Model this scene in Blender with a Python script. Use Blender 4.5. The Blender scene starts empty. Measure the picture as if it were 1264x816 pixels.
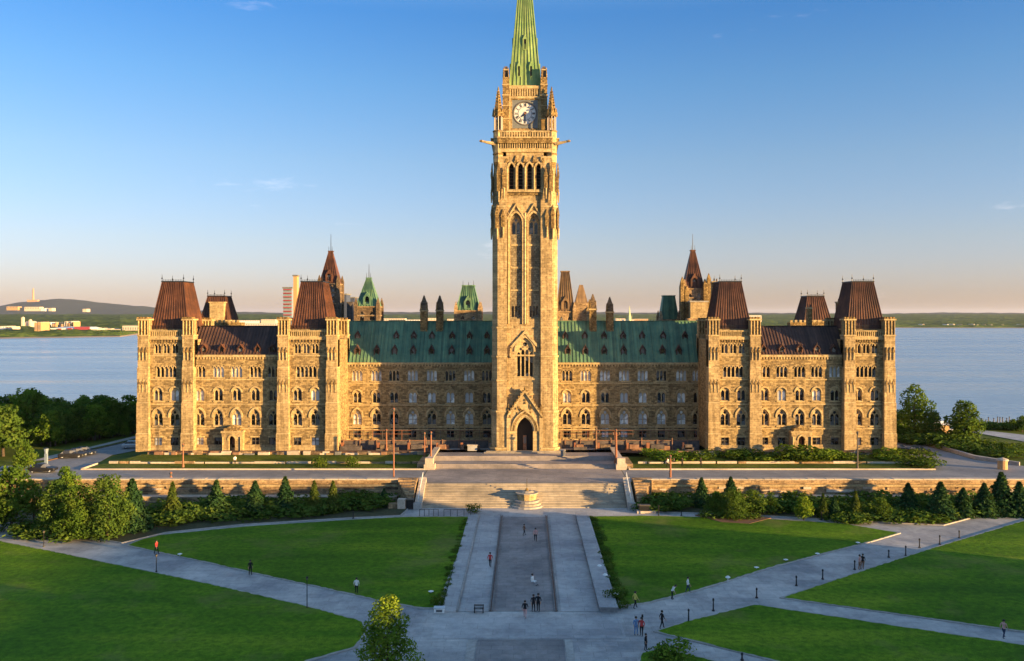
import bpy, math, random
import numpy as np
from mathutils import Vector, Matrix
from mathutils.geometry import tessellate_polygon
rnd = random.Random(7)
S = bpy.context.scene
COL = S.collection
PI = math.pi
# photograph calibration: focal length in px, vanishing column, horizon row, camera height
FO, CX, HY, HC = 1060.0, 648.0, 388.0, 25.7
def G(px, py, z=-4.0):
    """point on the horizontal plane z that the photo shows at px,py"""
    Y = (HC - z) * FO / (py - HY)
    return ((px - CX) * Y / FO, Y)
def X(px, Y): return (px - CX) * Y / FO
def Z(py, Y): return HC - (py - HY) * Y / FO

# ------------------------------------------------------------------ materials
def newmat(name):
    m = bpy.data.materials.new(name); m.use_nodes = True
    nt = m.node_tree
    for n in list(nt.nodes): nt.nodes.remove(n)
    out = nt.nodes.new('ShaderNodeOutputMaterial')
    b = nt.nodes.new('ShaderNodeBsdfPrincipled')
    nt.links.new(b.outputs[0], out.inputs[0])
    return m, nt, b, out
def nd(nt, t, **kw):
    n = nt.nodes.new(t)
    for k, v in kw.items():
        if k.startswith('i_'):
            key = k[2:].replace('_', ' ')
            n.inputs[int(key) if key.isdigit() else key].default_value = v
        else: setattr(n, k, v)
    return n
def noise(nt, vec, scale, detail=4, rough=.6):
    n = nd(nt, 'ShaderNodeTexNoise', i_Scale=scale, i_Detail=detail, i_Roughness=rough)
    nt.links.new(vec, n.inputs['Vector']); return n
def ramp(nt, fac, stops):
    r = nd(nt, 'ShaderNodeValToRGB')
    el = r.color_ramp.elements
    while len(el) < len(stops): el.new(.5)
    for e, (p, c) in zip(el, stops):
        e.position = p; e.color = (*c, 1) if len(c) == 3 else c
    nt.links.new(fac, r.inputs[0]); return r
def mixc(nt, fac, a, b, mode='MIX'):
    m = nd(nt, 'ShaderNodeMix', data_type='RGBA', blend_type=mode)
    for s, v in ((m.inputs[0], fac), (m.inputs[6], a), (m.inputs[7], b)):
        if hasattr(v, 'is_output'): nt.links.new(v, s)
        elif isinstance(v, (int, float)): s.default_value = v
        else: s.default_value = (*v, 1)
    return m.outputs[2]
def bump(nt, b, h, strength=.3, dist=.05):
    n = nd(nt, 'ShaderNodeBump', i_Strength=strength, i_Distance=dist)
    nt.links.new(h, n.inputs['Height']); nt.links.new(n.outputs[0], b.inputs['Normal'])
def pos(nt):
    return nd(nt, 'ShaderNodeNewGeometry').outputs['Position']
def wallcoord(nt):
    p = pos(nt)
    s = nd(nt, 'ShaderNodeSeparateXYZ'); nt.links.new(p, s.inputs[0])
    a = nd(nt, 'ShaderNodeMath', operation='ADD'); nt.links.new(s.outputs[0], a.inputs[0]); nt.links.new(s.outputs[1], a.inputs[1])
    c = nd(nt, 'ShaderNodeCombineXYZ'); nt.links.new(a.outputs[0], c.inputs[0]); nt.links.new(s.outputs[2], c.inputs[1])
    return c.outputs[0]
def slopecoord(nt):
    # runs along the slope: x on faces that look along y, y on faces that look along x
    g = nd(nt, 'ShaderNodeNewGeometry'); s = nd(nt, 'ShaderNodeSeparateXYZ'); nt.links.new(g.outputs['Position'], s.inputs[0])
    q = nd(nt, 'ShaderNodeSeparateXYZ'); nt.links.new(g.outputs['True Normal'], q.inputs[0])
    a = nd(nt, 'ShaderNodeMath', operation='ABSOLUTE'); nt.links.new(q.outputs[0], a.inputs[0])
    c = nd(nt, 'ShaderNodeMath', operation='ABSOLUTE'); nt.links.new(q.outputs[1], c.inputs[0])
    t = nd(nt, 'ShaderNodeMath', operation='GREATER_THAN'); nt.links.new(a.outputs[0], t.inputs[0]); nt.links.new(c.outputs[0], t.inputs[1])
    m = nd(nt, 'ShaderNodeMix', data_type='FLOAT'); nt.links.new(t.outputs[0], m.inputs[0]); nt.links.new(s.outputs[0], m.inputs[2]); nt.links.new(s.outputs[1], m.inputs[3])
    o = nd(nt, 'ShaderNodeCombineXYZ'); nt.links.new(m.outputs[0], o.inputs[0]); nt.links.new(s.outputs[2], o.inputs[1]); return o.outputs[0]
def stone(name, c1, c2, mortar, bw, bh, blot, streak=.35, bstr=.5):
    m, nt, b, o = newmat(name)
    w = wallcoord(nt); p = pos(nt)
    br = nd(nt, 'ShaderNodeTexBrick', offset=.5, i_Scale=1.0)
    nt.links.new(w, br.inputs['Vector'])
    br.inputs['Color1'].default_value = (*c1, 1); br.inputs['Color2'].default_value = (*c2, 1)
    br.inputs['Mortar'].default_value = (*mortar, 1)
    br.inputs['Mortar Size'].default_value = .02; br.inputs['Brick Width'].default_value = bw; br.inputs['Row Height'].default_value = bh
    br.inputs['Bias'].default_value = -.1
    n1 = noise(nt, p, .35, 5, .65); n2 = noise(nt, p, 2.6, 4, .7)
    c = mixc(nt, 1.0, br.outputs[0], ramp(nt, n1.outputs[0], [(.3, (1-blot,)*3), (.7, (1+blot*.35,)*3)]).outputs[0], 'MULTIPLY')
    c = mixc(nt, 1.0, c, ramp(nt, n2.outputs[0], [(.32, (.55,.52,.5)), (.5, (1,1,1)), (.72, (1.22,1.17,1.1))]).outputs[0], 'MULTIPLY')
    # vertical weather streaks
    mp = nd(nt, 'ShaderNodeMapping'); mp.inputs['Scale'].default_value = (1.3, .09, 1); nt.links.new(w, mp.inputs[0])
    n3 = noise(nt, mp.outputs[0], 1.0, 4, .6)
    c = mixc(nt, streak, c, ramp(nt, n3.outputs[0], [(.36, (.35,.33,.31)), (.56, (1,1,1))]).outputs[0], 'MULTIPLY')
    nt.links.new(c, b.inputs['Base Color']); b.inputs['Roughness'].default_value = .88
    b.inputs['Specular IOR Level'].default_value = .2
    n4 = noise(nt, p, 4.5, 3, .7)
    ad = nd(nt, 'ShaderNodeMath', operation='ADD'); nt.links.new(br.outputs['Fac'], ad.inputs[0])
    inv = nd(nt, 'ShaderNodeMath', operation='MULTIPLY'); inv.inputs[1].default_value = -2.2; nt.links.new(n4.outputs[0], inv.inputs[0])
    nt.links.new(inv.outputs[0], ad.inputs[1])
    iv = nd(nt, 'ShaderNodeMath', operation='MULTIPLY'); iv.inputs[1].default_value = -1; nt.links.new(ad.outputs[0], iv.inputs[0])
    bump(nt, b, iv.outputs[0], bstr, .06)
    return m
def speckle(name, c1, c2, scale, rough=.85, bs=.2, bd=.03, big=.25, spec=.3):
    """two-tone noise colour with a large soft variation"""
    m, nt, b, o = newmat(name); p = pos(nt)
    n = noise(nt, p, scale, 5, .7); n2 = noise(nt, p, scale*.06, 4, .6)
    c = ramp(nt, n.outputs[0], [(.32, c1), (.68, c2)]).outputs[0]
    c = mixc(nt, 1.0, c, ramp(nt, n2.outputs[0], [(.3, (1-big,)*3), (.7, (1+big*.6,)*3)]).outputs[0], 'MULTIPLY')
    nt.links.new(c, b.inputs['Base Color']); b.inputs['Roughness'].default_value = rough
    b.inputs['Specular IOR Level'].default_value = spec
    bump(nt, b, n.outputs[0], bs, bd)
    return m
M = {}
M['rubble'] = stone('rubble_sandstone', (.45,.325,.155), (.16,.112,.056), (.20,.15,.085), .66, .30, .24)
M['ashlar'] = stone('dressed_sandstone', (.52,.385,.205), (.345,.25,.13), (.27,.20,.11), .95, .42, .25, .55, .35)
M['trim'] = stone('trim_stone', (.56,.425,.225), (.43,.32,.165), (.34,.255,.145), 1.4, .5, .2, .4, .2)
M['carved'] = stone('carved_stone', (.46,.315,.13), (.17,.11,.045), (.12,.08,.05), .34, .3, .3, .55, .9)
M['darkstone'] = stone('weathered_stone', (.24,.17,.11), (.11,.08,.06), (.08,.065,.05), .5, .25, .3)
M['wallstone'] = stone('terrace_stone', (.50,.35,.20), (.24,.16,.095), (.20,.15,.1), .8, .28, .25)
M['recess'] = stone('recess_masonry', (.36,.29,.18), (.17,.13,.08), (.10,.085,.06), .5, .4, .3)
M['coping'] = speckle('coping_stone', (.40,.33,.26), (.62,.52,.42), 3.0)
def copper(name, cols, rib=.75, dirt=.4):
    m, nt, b, o = newmat(name); p = pos(nt); w = slopecoord(nt)
    n = noise(nt, p, .5, 5, .65)
    c = ramp(nt, n.outputs[0], [(.25, cols[0]), (.5, cols[1]), (.75, cols[2])]).outputs[0]
    mp = nd(nt, 'ShaderNodeMapping'); mp.inputs['Scale'].default_value = (2.2, .12, 1); nt.links.new(w, mp.inputs[0])
    n3 = noise(nt, mp.outputs[0], 1.0, 5, .7)
    c = mixc(nt, dirt, c, ramp(nt, n3.outputs[0], [(.35, (.35,.35,.35)), (.62, (1.15,1.15,1.15))]).outputs[0], 'MULTIPLY')
    mp5 = nd(nt, 'ShaderNodeMapping'); mp5.inputs['Scale'].default_value = (1.55, .015, 1); nt.links.new(w, mp5.inputs[0])
    wn = nd(nt, 'ShaderNodeTexVoronoi', feature='F1', i_Scale=1.0); nt.links.new(mp5.outputs[0], wn.inputs['Vector'])
    sp = nd(nt, 'ShaderNodeSeparateColor'); nt.links.new(wn.outputs['Color'], sp.inputs[0])
    c = mixc(nt, 1.0, c, ramp(nt, sp.outputs[0], [(0, (.66,.66,.68)), (1, (1.22,1.2,1.15))]).outputs[0], 'MULTIPLY')
    nt.links.new(c, b.inputs['Base Color']); b.inputs['Roughness'].default_value = .62
    b.inputs['Specular IOR Level'].default_value = .35
    bump(nt, b, n3.outputs[0], .3, .04)
    return m
M['verdigris'] = copper('verdigris_copper', [(.06,.15,.105), (.11,.225,.145), (.19,.295,.165)])
M['spirecopper'] = copper('spire_copper', [(.14,.26,.09), (.24,.36,.13), (.36,.46,.19)], dirt=.6)
M['browncopper'] = copper('brown_copper', [(.055,.028,.02), (.12,.05,.03), (.20,.085,.045)], dirt=.85)
M['oldcopper'] = copper('streaked_copper', [(.14,.10,.06), (.24,.15,.08), (.30,.22,.12)], dirt=.7)
M['slate'] = copper('purple_brown_copper', [(.05,.03,.026), (.085,.048,.04), (.13,.07,.052)], dirt=.6)
def plain(name, c, rough=.6, metal=0, spec=.4):
    m, nt, b, o = newmat(name)
    n = noise(nt, pos(nt), 6.0, 3, .6)
    cc = mixc(nt, 1.0, c, ramp(nt, n.outputs[0], [(.3, (.8,)*3), (.7, (1.12,)*3)]).outputs[0], 'MULTIPLY')
    nt.links.new(cc, b.inputs['Base Color'])
    b.inputs['Roughness'].default_value = rough; b.inputs['Metallic'].default_value = metal
    b.inputs['Specular IOR Level'].default_value = spec
    return m
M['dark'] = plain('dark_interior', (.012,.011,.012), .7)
M['clockframe'] = plain('clock_surround', (.16,.17,.17), .6)
M['dial'] = plain('clock_dial', (.60,.60,.59), .4)
M['turretshaft'] = plain('pale_shafts', (.50,.40,.33), .7)
M['iron'] = plain('black_iron', (.02,.02,.022), .45, .3)
M['rust'] = plain('rusty_orange_paint', (.26,.10,.05), .6)
M['white'] = plain('white_paint', (.78,.77,.74), .5)
M['frame'] = plain('window_frame', (.10,.085,.07), .5)
M['palemetal'] = plain('pale_metal', (.55,.58,.62), .4, .3)
M['gravelpit'] = speckle('dark_hoarding', (.05,.045,.045), (.15,.12,.11), 1.2)
M['wood'] = speckle('brown_boards', (.16,.08,.05), (.33,.19,.12), 1.8)
def glassmat(name, lo, hi, spec):
    m, nt, b, o = newmat(name)
    oi = nd(nt, 'ShaderNodeObjectInfo'); p = pos(nt)
    sn = nd(nt, 'ShaderNodeVectorMath', operation='MULTIPLY'); sn.inputs[1].default_value = (1.3, .01, 1.1); nt.links.new(p, sn.inputs[0])
    wn = nd(nt, 'ShaderNodeTexVoronoi', feature='F1', i_Scale=1.0); nt.links.new(sn.outputs[0], wn.inputs['Vector'])
    sp = nd(nt, 'ShaderNodeSeparateColor'); nt.links.new(wn.outputs['Color'], sp.inputs[0])
    c = ramp(nt, sp.outputs[0], [(.0, lo), (.62, lo), (.68, hi), (1, hi)]).outputs[0]
    nt.links.new(c, b.inputs['Base Color'])
    b.inputs['Roughness'].default_value = .12; b.inputs['Specular IOR Level'].default_value = spec
    b.inputs['IOR'].default_value = 1.55
    n = noise(nt, p, .9, 2, .5); bump(nt, b, n.outputs[0], .25, .05)
    return m
M['glass'] = glassmat('window_glass', (.008,.008,.009), (.14,.14,.14), .5)
M['skyglass'] = glassmat('glass_with_painted_sky', (.45,.46,.47), (.85,.84,.80), .8)  # pale panes: the sky's reflection is put into the glass colour
def leafmat(name, c1, c2, c3, tr=.3, scale=.55):
    m, nt, b, o = newmat(name)
    p = pos(nt)
    n = noise(nt, p, scale, 3, .6); n2 = noise(nt, p, 4.0, 2, .6)
    ad = nd(nt, 'ShaderNodeMath', operation='MULTIPLY_ADD'); nt.links.new(n2.outputs[0], ad.inputs[0]); ad.inputs[1].default_value = .5
    nt.links.new(n.outputs[0], ad.inputs[2])
    c = ramp(nt, ad.outputs[0], [(.52, c1), (.74, c2), (.95, c3)]).outputs[0]
    nt.nodes.remove(b)
    d = nd(nt, 'ShaderNodeBsdfDiffuse'); t = nd(nt, 'ShaderNodeBsdfTranslucent'); mx = nd(nt, 'ShaderNodeMixShader'); mx.inputs[0].default_value = tr
    nt.links.new(c, d.inputs[0])
    tc = mixc(nt, 1.0, c, (1.3, 1.25, .6), 'MULTIPLY'); nt.links.new(tc, t.inputs[0])
    nt.links.new(d.outputs[0], mx.inputs[1]); nt.links.new(t.outputs[0], mx.inputs[2]); nt.links.new(mx.outputs[0], o.inputs[0])
    return m
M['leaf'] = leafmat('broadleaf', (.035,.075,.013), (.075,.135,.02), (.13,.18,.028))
M['leafy'] = leafmat('bright_broadleaf', (.06,.12,.015), (.12,.20,.025), (.20,.26,.03))  # lighter leaves; for the shaded wood this colour stands in for sunlight
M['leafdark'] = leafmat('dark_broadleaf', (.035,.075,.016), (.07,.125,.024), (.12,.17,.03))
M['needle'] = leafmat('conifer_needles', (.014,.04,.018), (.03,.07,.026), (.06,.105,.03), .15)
M['needley'] = leafmat('sun_tinted_needles', (.03,.06,.015), (.07,.10,.02), (.12,.14,.03), .2)  # yellower copy of the needles with sunlight put into the colour
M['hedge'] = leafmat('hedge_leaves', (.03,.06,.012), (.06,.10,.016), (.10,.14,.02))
M['bark'] = speckle('bark', (.05,.035,.025), (.12,.09,.065), 5.0)
def grassmat(name, c1, c2, c3, dry):
    m, nt, b, o = newmat(name); p = pos(nt)
    mp = nd(nt, 'ShaderNodeMapping'); mp.inputs['Scale'].default_value = (.05, .16, 1); nt.links.new(p, mp.inputs[0])
    n = noise(nt, mp.outputs[0], 1.0, 5, .6); n2 = noise(nt, p, 1.6, 6, .75); n3 = noise(nt, p, .12, 5, .6)
    n4 = noise(nt, p, 9.0, 3, .8)
    c = ramp(nt, n.outputs[0], [(.32, c1), (.5, c2), (.68, c3)]).outputs[0]
    c = mixc(nt, 1.0, c, ramp(nt, n2.outputs[0], [(.33, (.5,.56,.5)), (.66, (1.42,1.34,1.2))]).outputs[0], 'MULTIPLY')
    c = mixc(nt, 1.0, c, ramp(nt, n4.outputs[0], [(.33, (.6,.62,.6)), (.66, (1.35,1.32,1.2))]).outputs[0], 'MULTIPLY')
    f = ramp(nt, n3.outputs[0], [(.54, (0,0,0)), (.70, (dry,dry,dry))]).outputs[0]
    c = mixc(nt, f, c, (.17,.16,.05))
    nt.links.new(c, b.inputs['Base Color']); b.inputs['Roughness'].default_value = .9; b.inputs['Specular IOR Level'].default_value = .1
    bump(nt, b, n2.outputs[0], .5, .12)
    return m
M['lawn'] = grassmat('lawn_grass', (.046,.116,.005), (.074,.162,.006), (.14,.225,.012), .55)
M['rough'] = grassmat('bank_grass', (.045,.075,.012), (.08,.11,.016), (.13,.14,.025), .6)
M['soil'] = speckle('planting_soil', (.03,.035,.015), (.08,.075,.035), 1.5, .95)
M['mulch'] = speckle('mulch', (.10,.055,.035), (.2,.11,.07), 3.0, .95)
def paving(name, c1, c2, sx, sy, patch, rot=0):
    m, nt, b, o = newmat(name); p = pos(nt)
    mp = nd(nt, 'ShaderNodeMapping'); mp.inputs['Rotation'].default_value = (0, 0, rot); nt.links.new(p, mp.inputs[0])
    br = nd(nt, 'ShaderNodeTexBrick', offset=.5, i_Scale=1.0); nt.links.new(mp.outputs[0], br.inputs['Vector'])
    br.inputs['Color1'].default_value = (*c1, 1); br.inputs['Color2'].default_value = (*c2, 1)
    br.inputs['Mortar'].default_value = (*[v*.72 for v in c1], 1); br.inputs['Mortar Size'].default_value = .03
    br.inputs['Brick Width'].default_value = sx; br.inputs['Row Height'].default_value = sy
    n = noise(nt, p, .16, 6, .65); n2 = noise(nt, p, 1.2, 5, .7); n3 = noise(nt, p, 14, 2, .7)
    c = mixc(nt, 1.0, br.outputs[0], ramp(nt, n.outputs[0], [(.36, (1-patch,1-patch*.95,1-patch*.85)), (.62, (1.08,1.06,1.04))]).outputs[0], 'MULTIPLY')
    c = mixc(nt, 1.0, c, ramp(nt, n2.outputs[0], [(.3, (.80,)*3), (.7, (1.12,)*3)]).outputs[0], 'MULTIPLY')
    c = mixc(nt, 1.0, c, ramp(nt, n3.outputs[0], [(.3, (.88,)*3), (.7, (1.1,)*3)]).outputs[0], 'MULTIPLY')
    nt.links.new(c, b.inputs['Base Color']); b.inputs['Roughness'].default_value = .72; b.inputs['Specular IOR Level'].default_value = .35
    bump(nt, b, n2.outputs[0], .12, .02)
    return m
M['pave'] = paving('plaza_paving', (.46,.44,.425), (.38,.365,.355), 2.4, 1.2, .44)
M['walk'] = paving('walk_paving', (.44,.43,.425), (.38,.37,.37), 3.0, 1.5, .34)
M['lane'] = paving('central_lane_paving', (.29,.27,.265), (.24,.225,.22), 2.0, 1.0, .5)
M['road'] = paving('road_asphalt', (.25,.25,.26), (.22,.22,.23), 30.0, 5.5, .25)
M['forecourt'] = paving('forecourt_paving', (.36,.31,.28), (.31,.27,.25), 2.4, .8, .38)
M['step'] = paving('step_stone', (.42,.36,.28), (.33,.28,.22), 1.8, .4, .42)
M['kerb'] = speckle('kerb_stone', (.27,.255,.24), (.42,.39,.36), 2.0)
M['kerbdark'] = speckle('granite_edging', (.12,.12,.125), (.22,.22,.22), 2.0)

# ------------------------------------------------------------------ mesh builder
class MB:
    def __init__(s): s.v=[]; s.f=[]; s.m=[]; s.mats=[]
    def mi(s, mat):
        if mat not in s.mats: s.mats.append(mat)
        return s.mats.index(mat)
    def poly(s, pts, mat):
        k=len(s.v); s.v += [tuple(p) for p in pts]; s.f.append(tuple(range(k, k+len(pts)))); s.m.append(s.mi(mat))
    def mesh(s, vs, fs, mat, T=None):
        k=len(s.v)
        s.v += [tuple(T @ Vector(p)) if T else tuple(p) for p in vs]
        i=s.mi(mat)
        for f in fs: s.f.append(tuple(k+q for q in f)); s.m.append(i)
    def box(s, x0,x1,y0,y1,z0,z1, mat, T=None):
        s.mesh([(x0,y0,z0),(x1,y0,z0),(x1,y1,z0),(x0,y1,z0),(x0,y0,z1),(x1,y0,z1),(x1,y1,z1),(x0,y1,z1)],
               [(0,3,2,1),(4,5,6,7),(0,1,5,4),(1,2,6,5),(2,3,7,6),(3,0,4,7)], mat, T)
    def frus(s, b, t, z0, z1, mat, cap=True, T=None):
        """b,t: (x0,x1,y0,y1) rectangles"""
        s.mesh([(b[0],b[2],z0),(b[1],b[2],z0),(b[1],b[3],z0),(b[0],b[3],z0),(t[0],t[2],z1),(t[1],t[2],z1),(t[1],t[3],z1),(t[0],t[3],z1)],
               [(0,3,2,1),(4,5,6,7),(0,1,5,4),(1,2,6,5),(2,3,7,6),(3,0,4,7)], mat, T)
    def prism(s, pts, z0, z1, mat, top=None):
        """pts CCW xy; top optional list for taper"""
        n=len(pts); t=top or pts
        vs=[(x,y,z0) for x,y in pts]+[(x,y,z1) for x,y in t]
        fs=[tuple(range(n))[::-1], tuple(range(n,2*n))]+[(i,(i+1)%n,n+(i+1)%n,n+i) for i in range(n)]
        s.mesh(vs, fs, mat)
    def cyl(s, x,y,z0,z1,r0,r1,mat,n=8,ph=0):
        a=[(math.cos(2*PI*(i+.5)/n+ph), math.sin(2*PI*(i+.5)/n+ph)) for i in range(n)]
        s.prism([(x+r0*c,y+r0*d) for c,d in a], z0, z1, mat, [(x+r1*c,y+r1*d) for c,d in a])
    def tube(s, p, q, r0, r1, mat, n=6):
        p=Vector(p); q=Vector(q); d=(q-p)
        if d.length<1e-6: return
        R=d.to_track_quat('Z','Y').to_matrix(); vs=[]
        for c,r in ((p,r0),(q,r1)):
            for i in range(n): vs.append(c+R@Vector((r*math.cos(2*PI*i/n), r*math.sin(2*PI*i/n),0)))
        s.mesh(vs, [tuple(range(n))[::-1], tuple(range(n,2*n))]+[(i,(i+1)%n,n+(i+1)%n,n+i) for i in range(n)], mat)
    def plate(s, outer, holes, y0, y1, mat, sides=True, T=None, holemat=None):
        """upright plate in XZ: front face at y0 with real holes, jambs back to y1"""
        loops=[outer]+holes
        vs=[Vector((x,y0,z)) for l in loops for x,z in l]
        tris=tessellate_polygon([[Vector((x,z,0)) for x,z in l] for l in loops])
        k=len(s.v); T_=T or Matrix.Identity(4)
        s.v += [tuple(T_@p) for p in vs]; i=s.mi(mat)
        for t in tris:
            a,b,c=[vs[q] for q in t]
            nrm=(b-a).cross(c-a)
            if nrm.y>0: t=(t[0],t[2],t[1])
            s.f.append(tuple(k+q for q in t)); s.m.append(i)
        for li,l in enumerate(loops):
            if li==0 and not sides: continue
            n=len(l); mm=mat if li==0 else (holemat or mat)
            s.mesh([(x,y0,z) for x,z in l]+[(x,y1,z) for x,z in l],[(i2,(i2+1)%n,n+(i2+1)%n,n+i2) for i2 in range(n)],mm,T)
    def build(s, name, parent=None, smooth=False):
        me=bpy.data.meshes.new(name); me.from_pydata(s.v,[],s.f)
        for m in s.mats: me.materials.append(M[m])
        me.polygons.foreach_set('material_index', s.m)
        if smooth: me.polygons.foreach_set('use_smooth',[True]*len(s.f))
        me.update()
        return link(name, me, parent)
def link(name, data, parent=None, loc=None, rz=0):
    o=bpy.data.objects.new(name, data); COL.objects.link(o)
    if parent: o.parent=parent
    if loc is not None: o.location=loc
    o.rotation_euler[2]=rz
    return o
def tag(o, label=None, cat=None, group=None, kind=None):
    if label: o['label']=label
    if cat: o['category']=cat
    if group: o['group']=group
    if kind: o['kind']=kind
    return o
def empty(name, loc, rz=0, **k):
    o=link(name, None, None, loc, rz); o.empty_display_size=.5
    return tag(o, **k)
def copy_tree(o, parent=None):
    c=o.copy(); COL.objects.link(c)
    if parent: c.parent=parent
    for ch in list(o.children): copy_tree(ch, c)
    return c
def rect(x0,x1,z0,z1): return [(x0,z0),(x1,z0),(x1,z1),(x0,z1)]
def arch(cx, z0, w, h, rise=None, n=6):
    """pointed opening: sill z0, total height h"""
    r=rise if rise is not None else w*.85
    zs=z0+h-r; a=w/2; pts=[(cx-a,z0),(cx+a,z0)]
    R=(r*r+a*a)/(2*a); th=math.asin(min(1,r/R))
    for i in range(n+1):
        t=th*i/n; pts.append((cx+a-R+R*math.cos(t), zs+R*math.sin(t)))
    for i in range(n-1,-1,-1):
        t=th*i/n; pts.append((cx-a+R-R*math.cos(t), zs+R*math.sin(t)))
    return pts
def hood(b, cx, zs, w, r, t, out, mat, T=None):
    """arched hood mould round an opening whose springing is at zs"""
    inner=arch(cx, zs, w, r, r, 6)[1:]; 
    a=w/2; o_=arch(cx, zs, w+2*t, r+t*1.3, r+t*1.3, 6)[1:]
    inner=[(cx+a,zs)]+inner[1:-1]+[(cx-a,zs)]
    outr=[(cx+a+t,zs)]+o_[1:-1]+[(cx-a-t,zs)]
    n=len(inner)
    vs=[(x,-out,z) for x,z in inner]+[(x,-out,z) for x,z in outr]+[(x,.01,z) for x,z in inner]+[(x,.01,z) for x,z in outr]
    fs=[]
    for i in range(n-1):
        fs+=[(i,n+i,n+i+1,i+1),(2*n+i,i,i+1,2*n+i+1),(n+i,3*n+i,3*n+i+1,n+i+1)]
    fs+=[(0,2*n,3*n,n),(n-1,2*n-1,4*n-1,3*n-1)]
    b.mesh(vs,fs,mat,T)
SKYS=.15; EXPO=1.95; HAZE=1.5e-5
SKYR=[(0,(.44,.40,.70)),(.03,(.425,.395,.67)),(.082,(.44,.405,.56)),(.172,(.40,.42,.53)),(.256,(.29,.41,.56)),(.33,(.19,.37,.585)),(.5,(.85,.85,.85)),(1,(1,.95,.87))]
M['palespire']=speckle('pale_green_spire',(.45,.50,.25),(.6,.6,.35),.1)  # pale yellow-green of the small distant spire
# ------------------------------------------------------------------ windows (origin: middle of the sill, on the wall face)
def win_tall(glass):
    b=MB(); w,h=1.85,3.25
    out=arch(0,0,w,h,1.45)
    l1=arch(-.44,.1,.76,2.15,.6,4); l2=arch(.44,.1,.76,2.15,.6,4)
    circ=[(.3*math.cos(t*PI/5),2.5+.3*math.sin(t*PI/5)) for t in range(10)]
    b.plate(out,[l1,l2,circ],.16,.34,'trim',sides=False)
    b.poly([(x,.36,z) for x,z in out],glass)
    b.box(-.74,.74,.30,.355,1.05,1.13,'frame')
    hood(b,0,1.75,w,1.45,.32,.16,'trim')
    b.box(-1.2,-.88,-.16,0,1.55,1.75,'trim'); b.box(.88,1.2,-.16,0,1.55,1.75,'trim')
    b.box(-1.05,1.05,-.13,.05,-.22,0,'trim')
    return b, out
def win_twin(glass):
    b=MB(); w,h=1.7,2.55
    out=arch(0,0,w,h,.85)
    b.plate(out,[arch(-.41,.08,.68,2.0,.55,4),arch(.41,.08,.68,2.0,.55,4)],.14,.32,'trim',sides=False)
    b.poly([(x,.34,z) for x,z in out],glass)
    hood(b,0,1.70,w,.85,.22,.13,'trim')
    b.box(-1.0,1.0,-.12,.05,-.2,0,'trim')
    return b, out
def win_triple(glass, n=3, w=2.15, h=2.35):
    b=MB(); out=rect(-w/2,w/2,0,h); p=w/n
    b.plate(out,[arch(-w/2+p*(i+.5),.08,p*.74,h-.22,.45,4) for i in range(n)],.14,.32,'trim',sides=False)
    b.poly([(x,.34,z) for x,z in out],glass)
    for i in range(n): hood(b,-w/2+p*(i+.5),h-.62,p*.66,.42,.1,.1,'trim')
    b.box(-w/2-.15,w/2+.15,-.12,.05,-.18,0,'trim')
    return b, out
def win_square(glass):
    b=MB(); w,h=1.5,1.95; out=rect(-w/2,w/2,0,h)
    b.plate(out,[rect(-.66,-.05,.1,1.2),rect(.05,.66,.1,1.2),rect(-.66,-.05,1.3,1.85),rect(.05,.66,1.3,1.85)],.2,.3,'frame',sides=False)
    b.poly([(x,.32,z) for x,z in out],glass)
    b.box(-.95,.95,-.07,.05,h,h+.28,'trim'); b.box(-.9,.9,-.1,.05,-.15,0,'trim')
    return b, out
WT={}
for nm,fn,a in (('arched_window',win_tall,()),('twin_window',win_twin,()),('triple_window',win_triple,()),('square_window',win_square,()),
              ('lancet_row_window',win_triple,(5,3.9,2.35)),('small_twin_window',win_triple,(2,1.25,2.1))):
    WT[nm]=[]
    for g in ('glass','glass','skyglass'):
        b,out=fn(g,*a); me=bpy.data.meshes.new(nm); me.from_pydata(b.v,[],b.f)
        for m in b.mats: me.materials.append(M[m])
        me.polygons.foreach_set('material_index', b.m); WT[nm].append((me,out))
def put_window(kind, parent, x, y, z, bright=.25, rz=0):
    i=2 if rnd.random()<bright else 0
    me,out=WT[kind][i]
    o=link(kind, me, parent, (x,y,z), rz)
    return [(x+a,z+c) for a,c in out]
def ribs_front(b, x0,x1,t0,t1, yb,yt,z0,z1, mat, step=.72, h=.11, w=.09):
    """standing seams on a roof slope seen from the front; edges run x0..x1 at the bottom and t0..t1 at the top"""
    n=max(2,int((x1-x0)/step))
    for i in range(n+1):
        u=i/n; p=Vector((x0+(x1-x0)*u,yb,z0)); q=Vector((t0+(t1-t0)*u,yt,z1))
        nrm=Vector((0,-(z1-z0),(yt-yb))).normalized()*h
        s=Vector((w/2,0,0))
        b.mesh([p-s,p+s,q+s,q-s,p-s+nrm,p+s+nrm,q+s+nrm,q-s+nrm],[(4,5,6,7),(0,4,7,3),(1,2,6,5),(0,1,5,4),(3,7,6,2)],mat)
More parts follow.
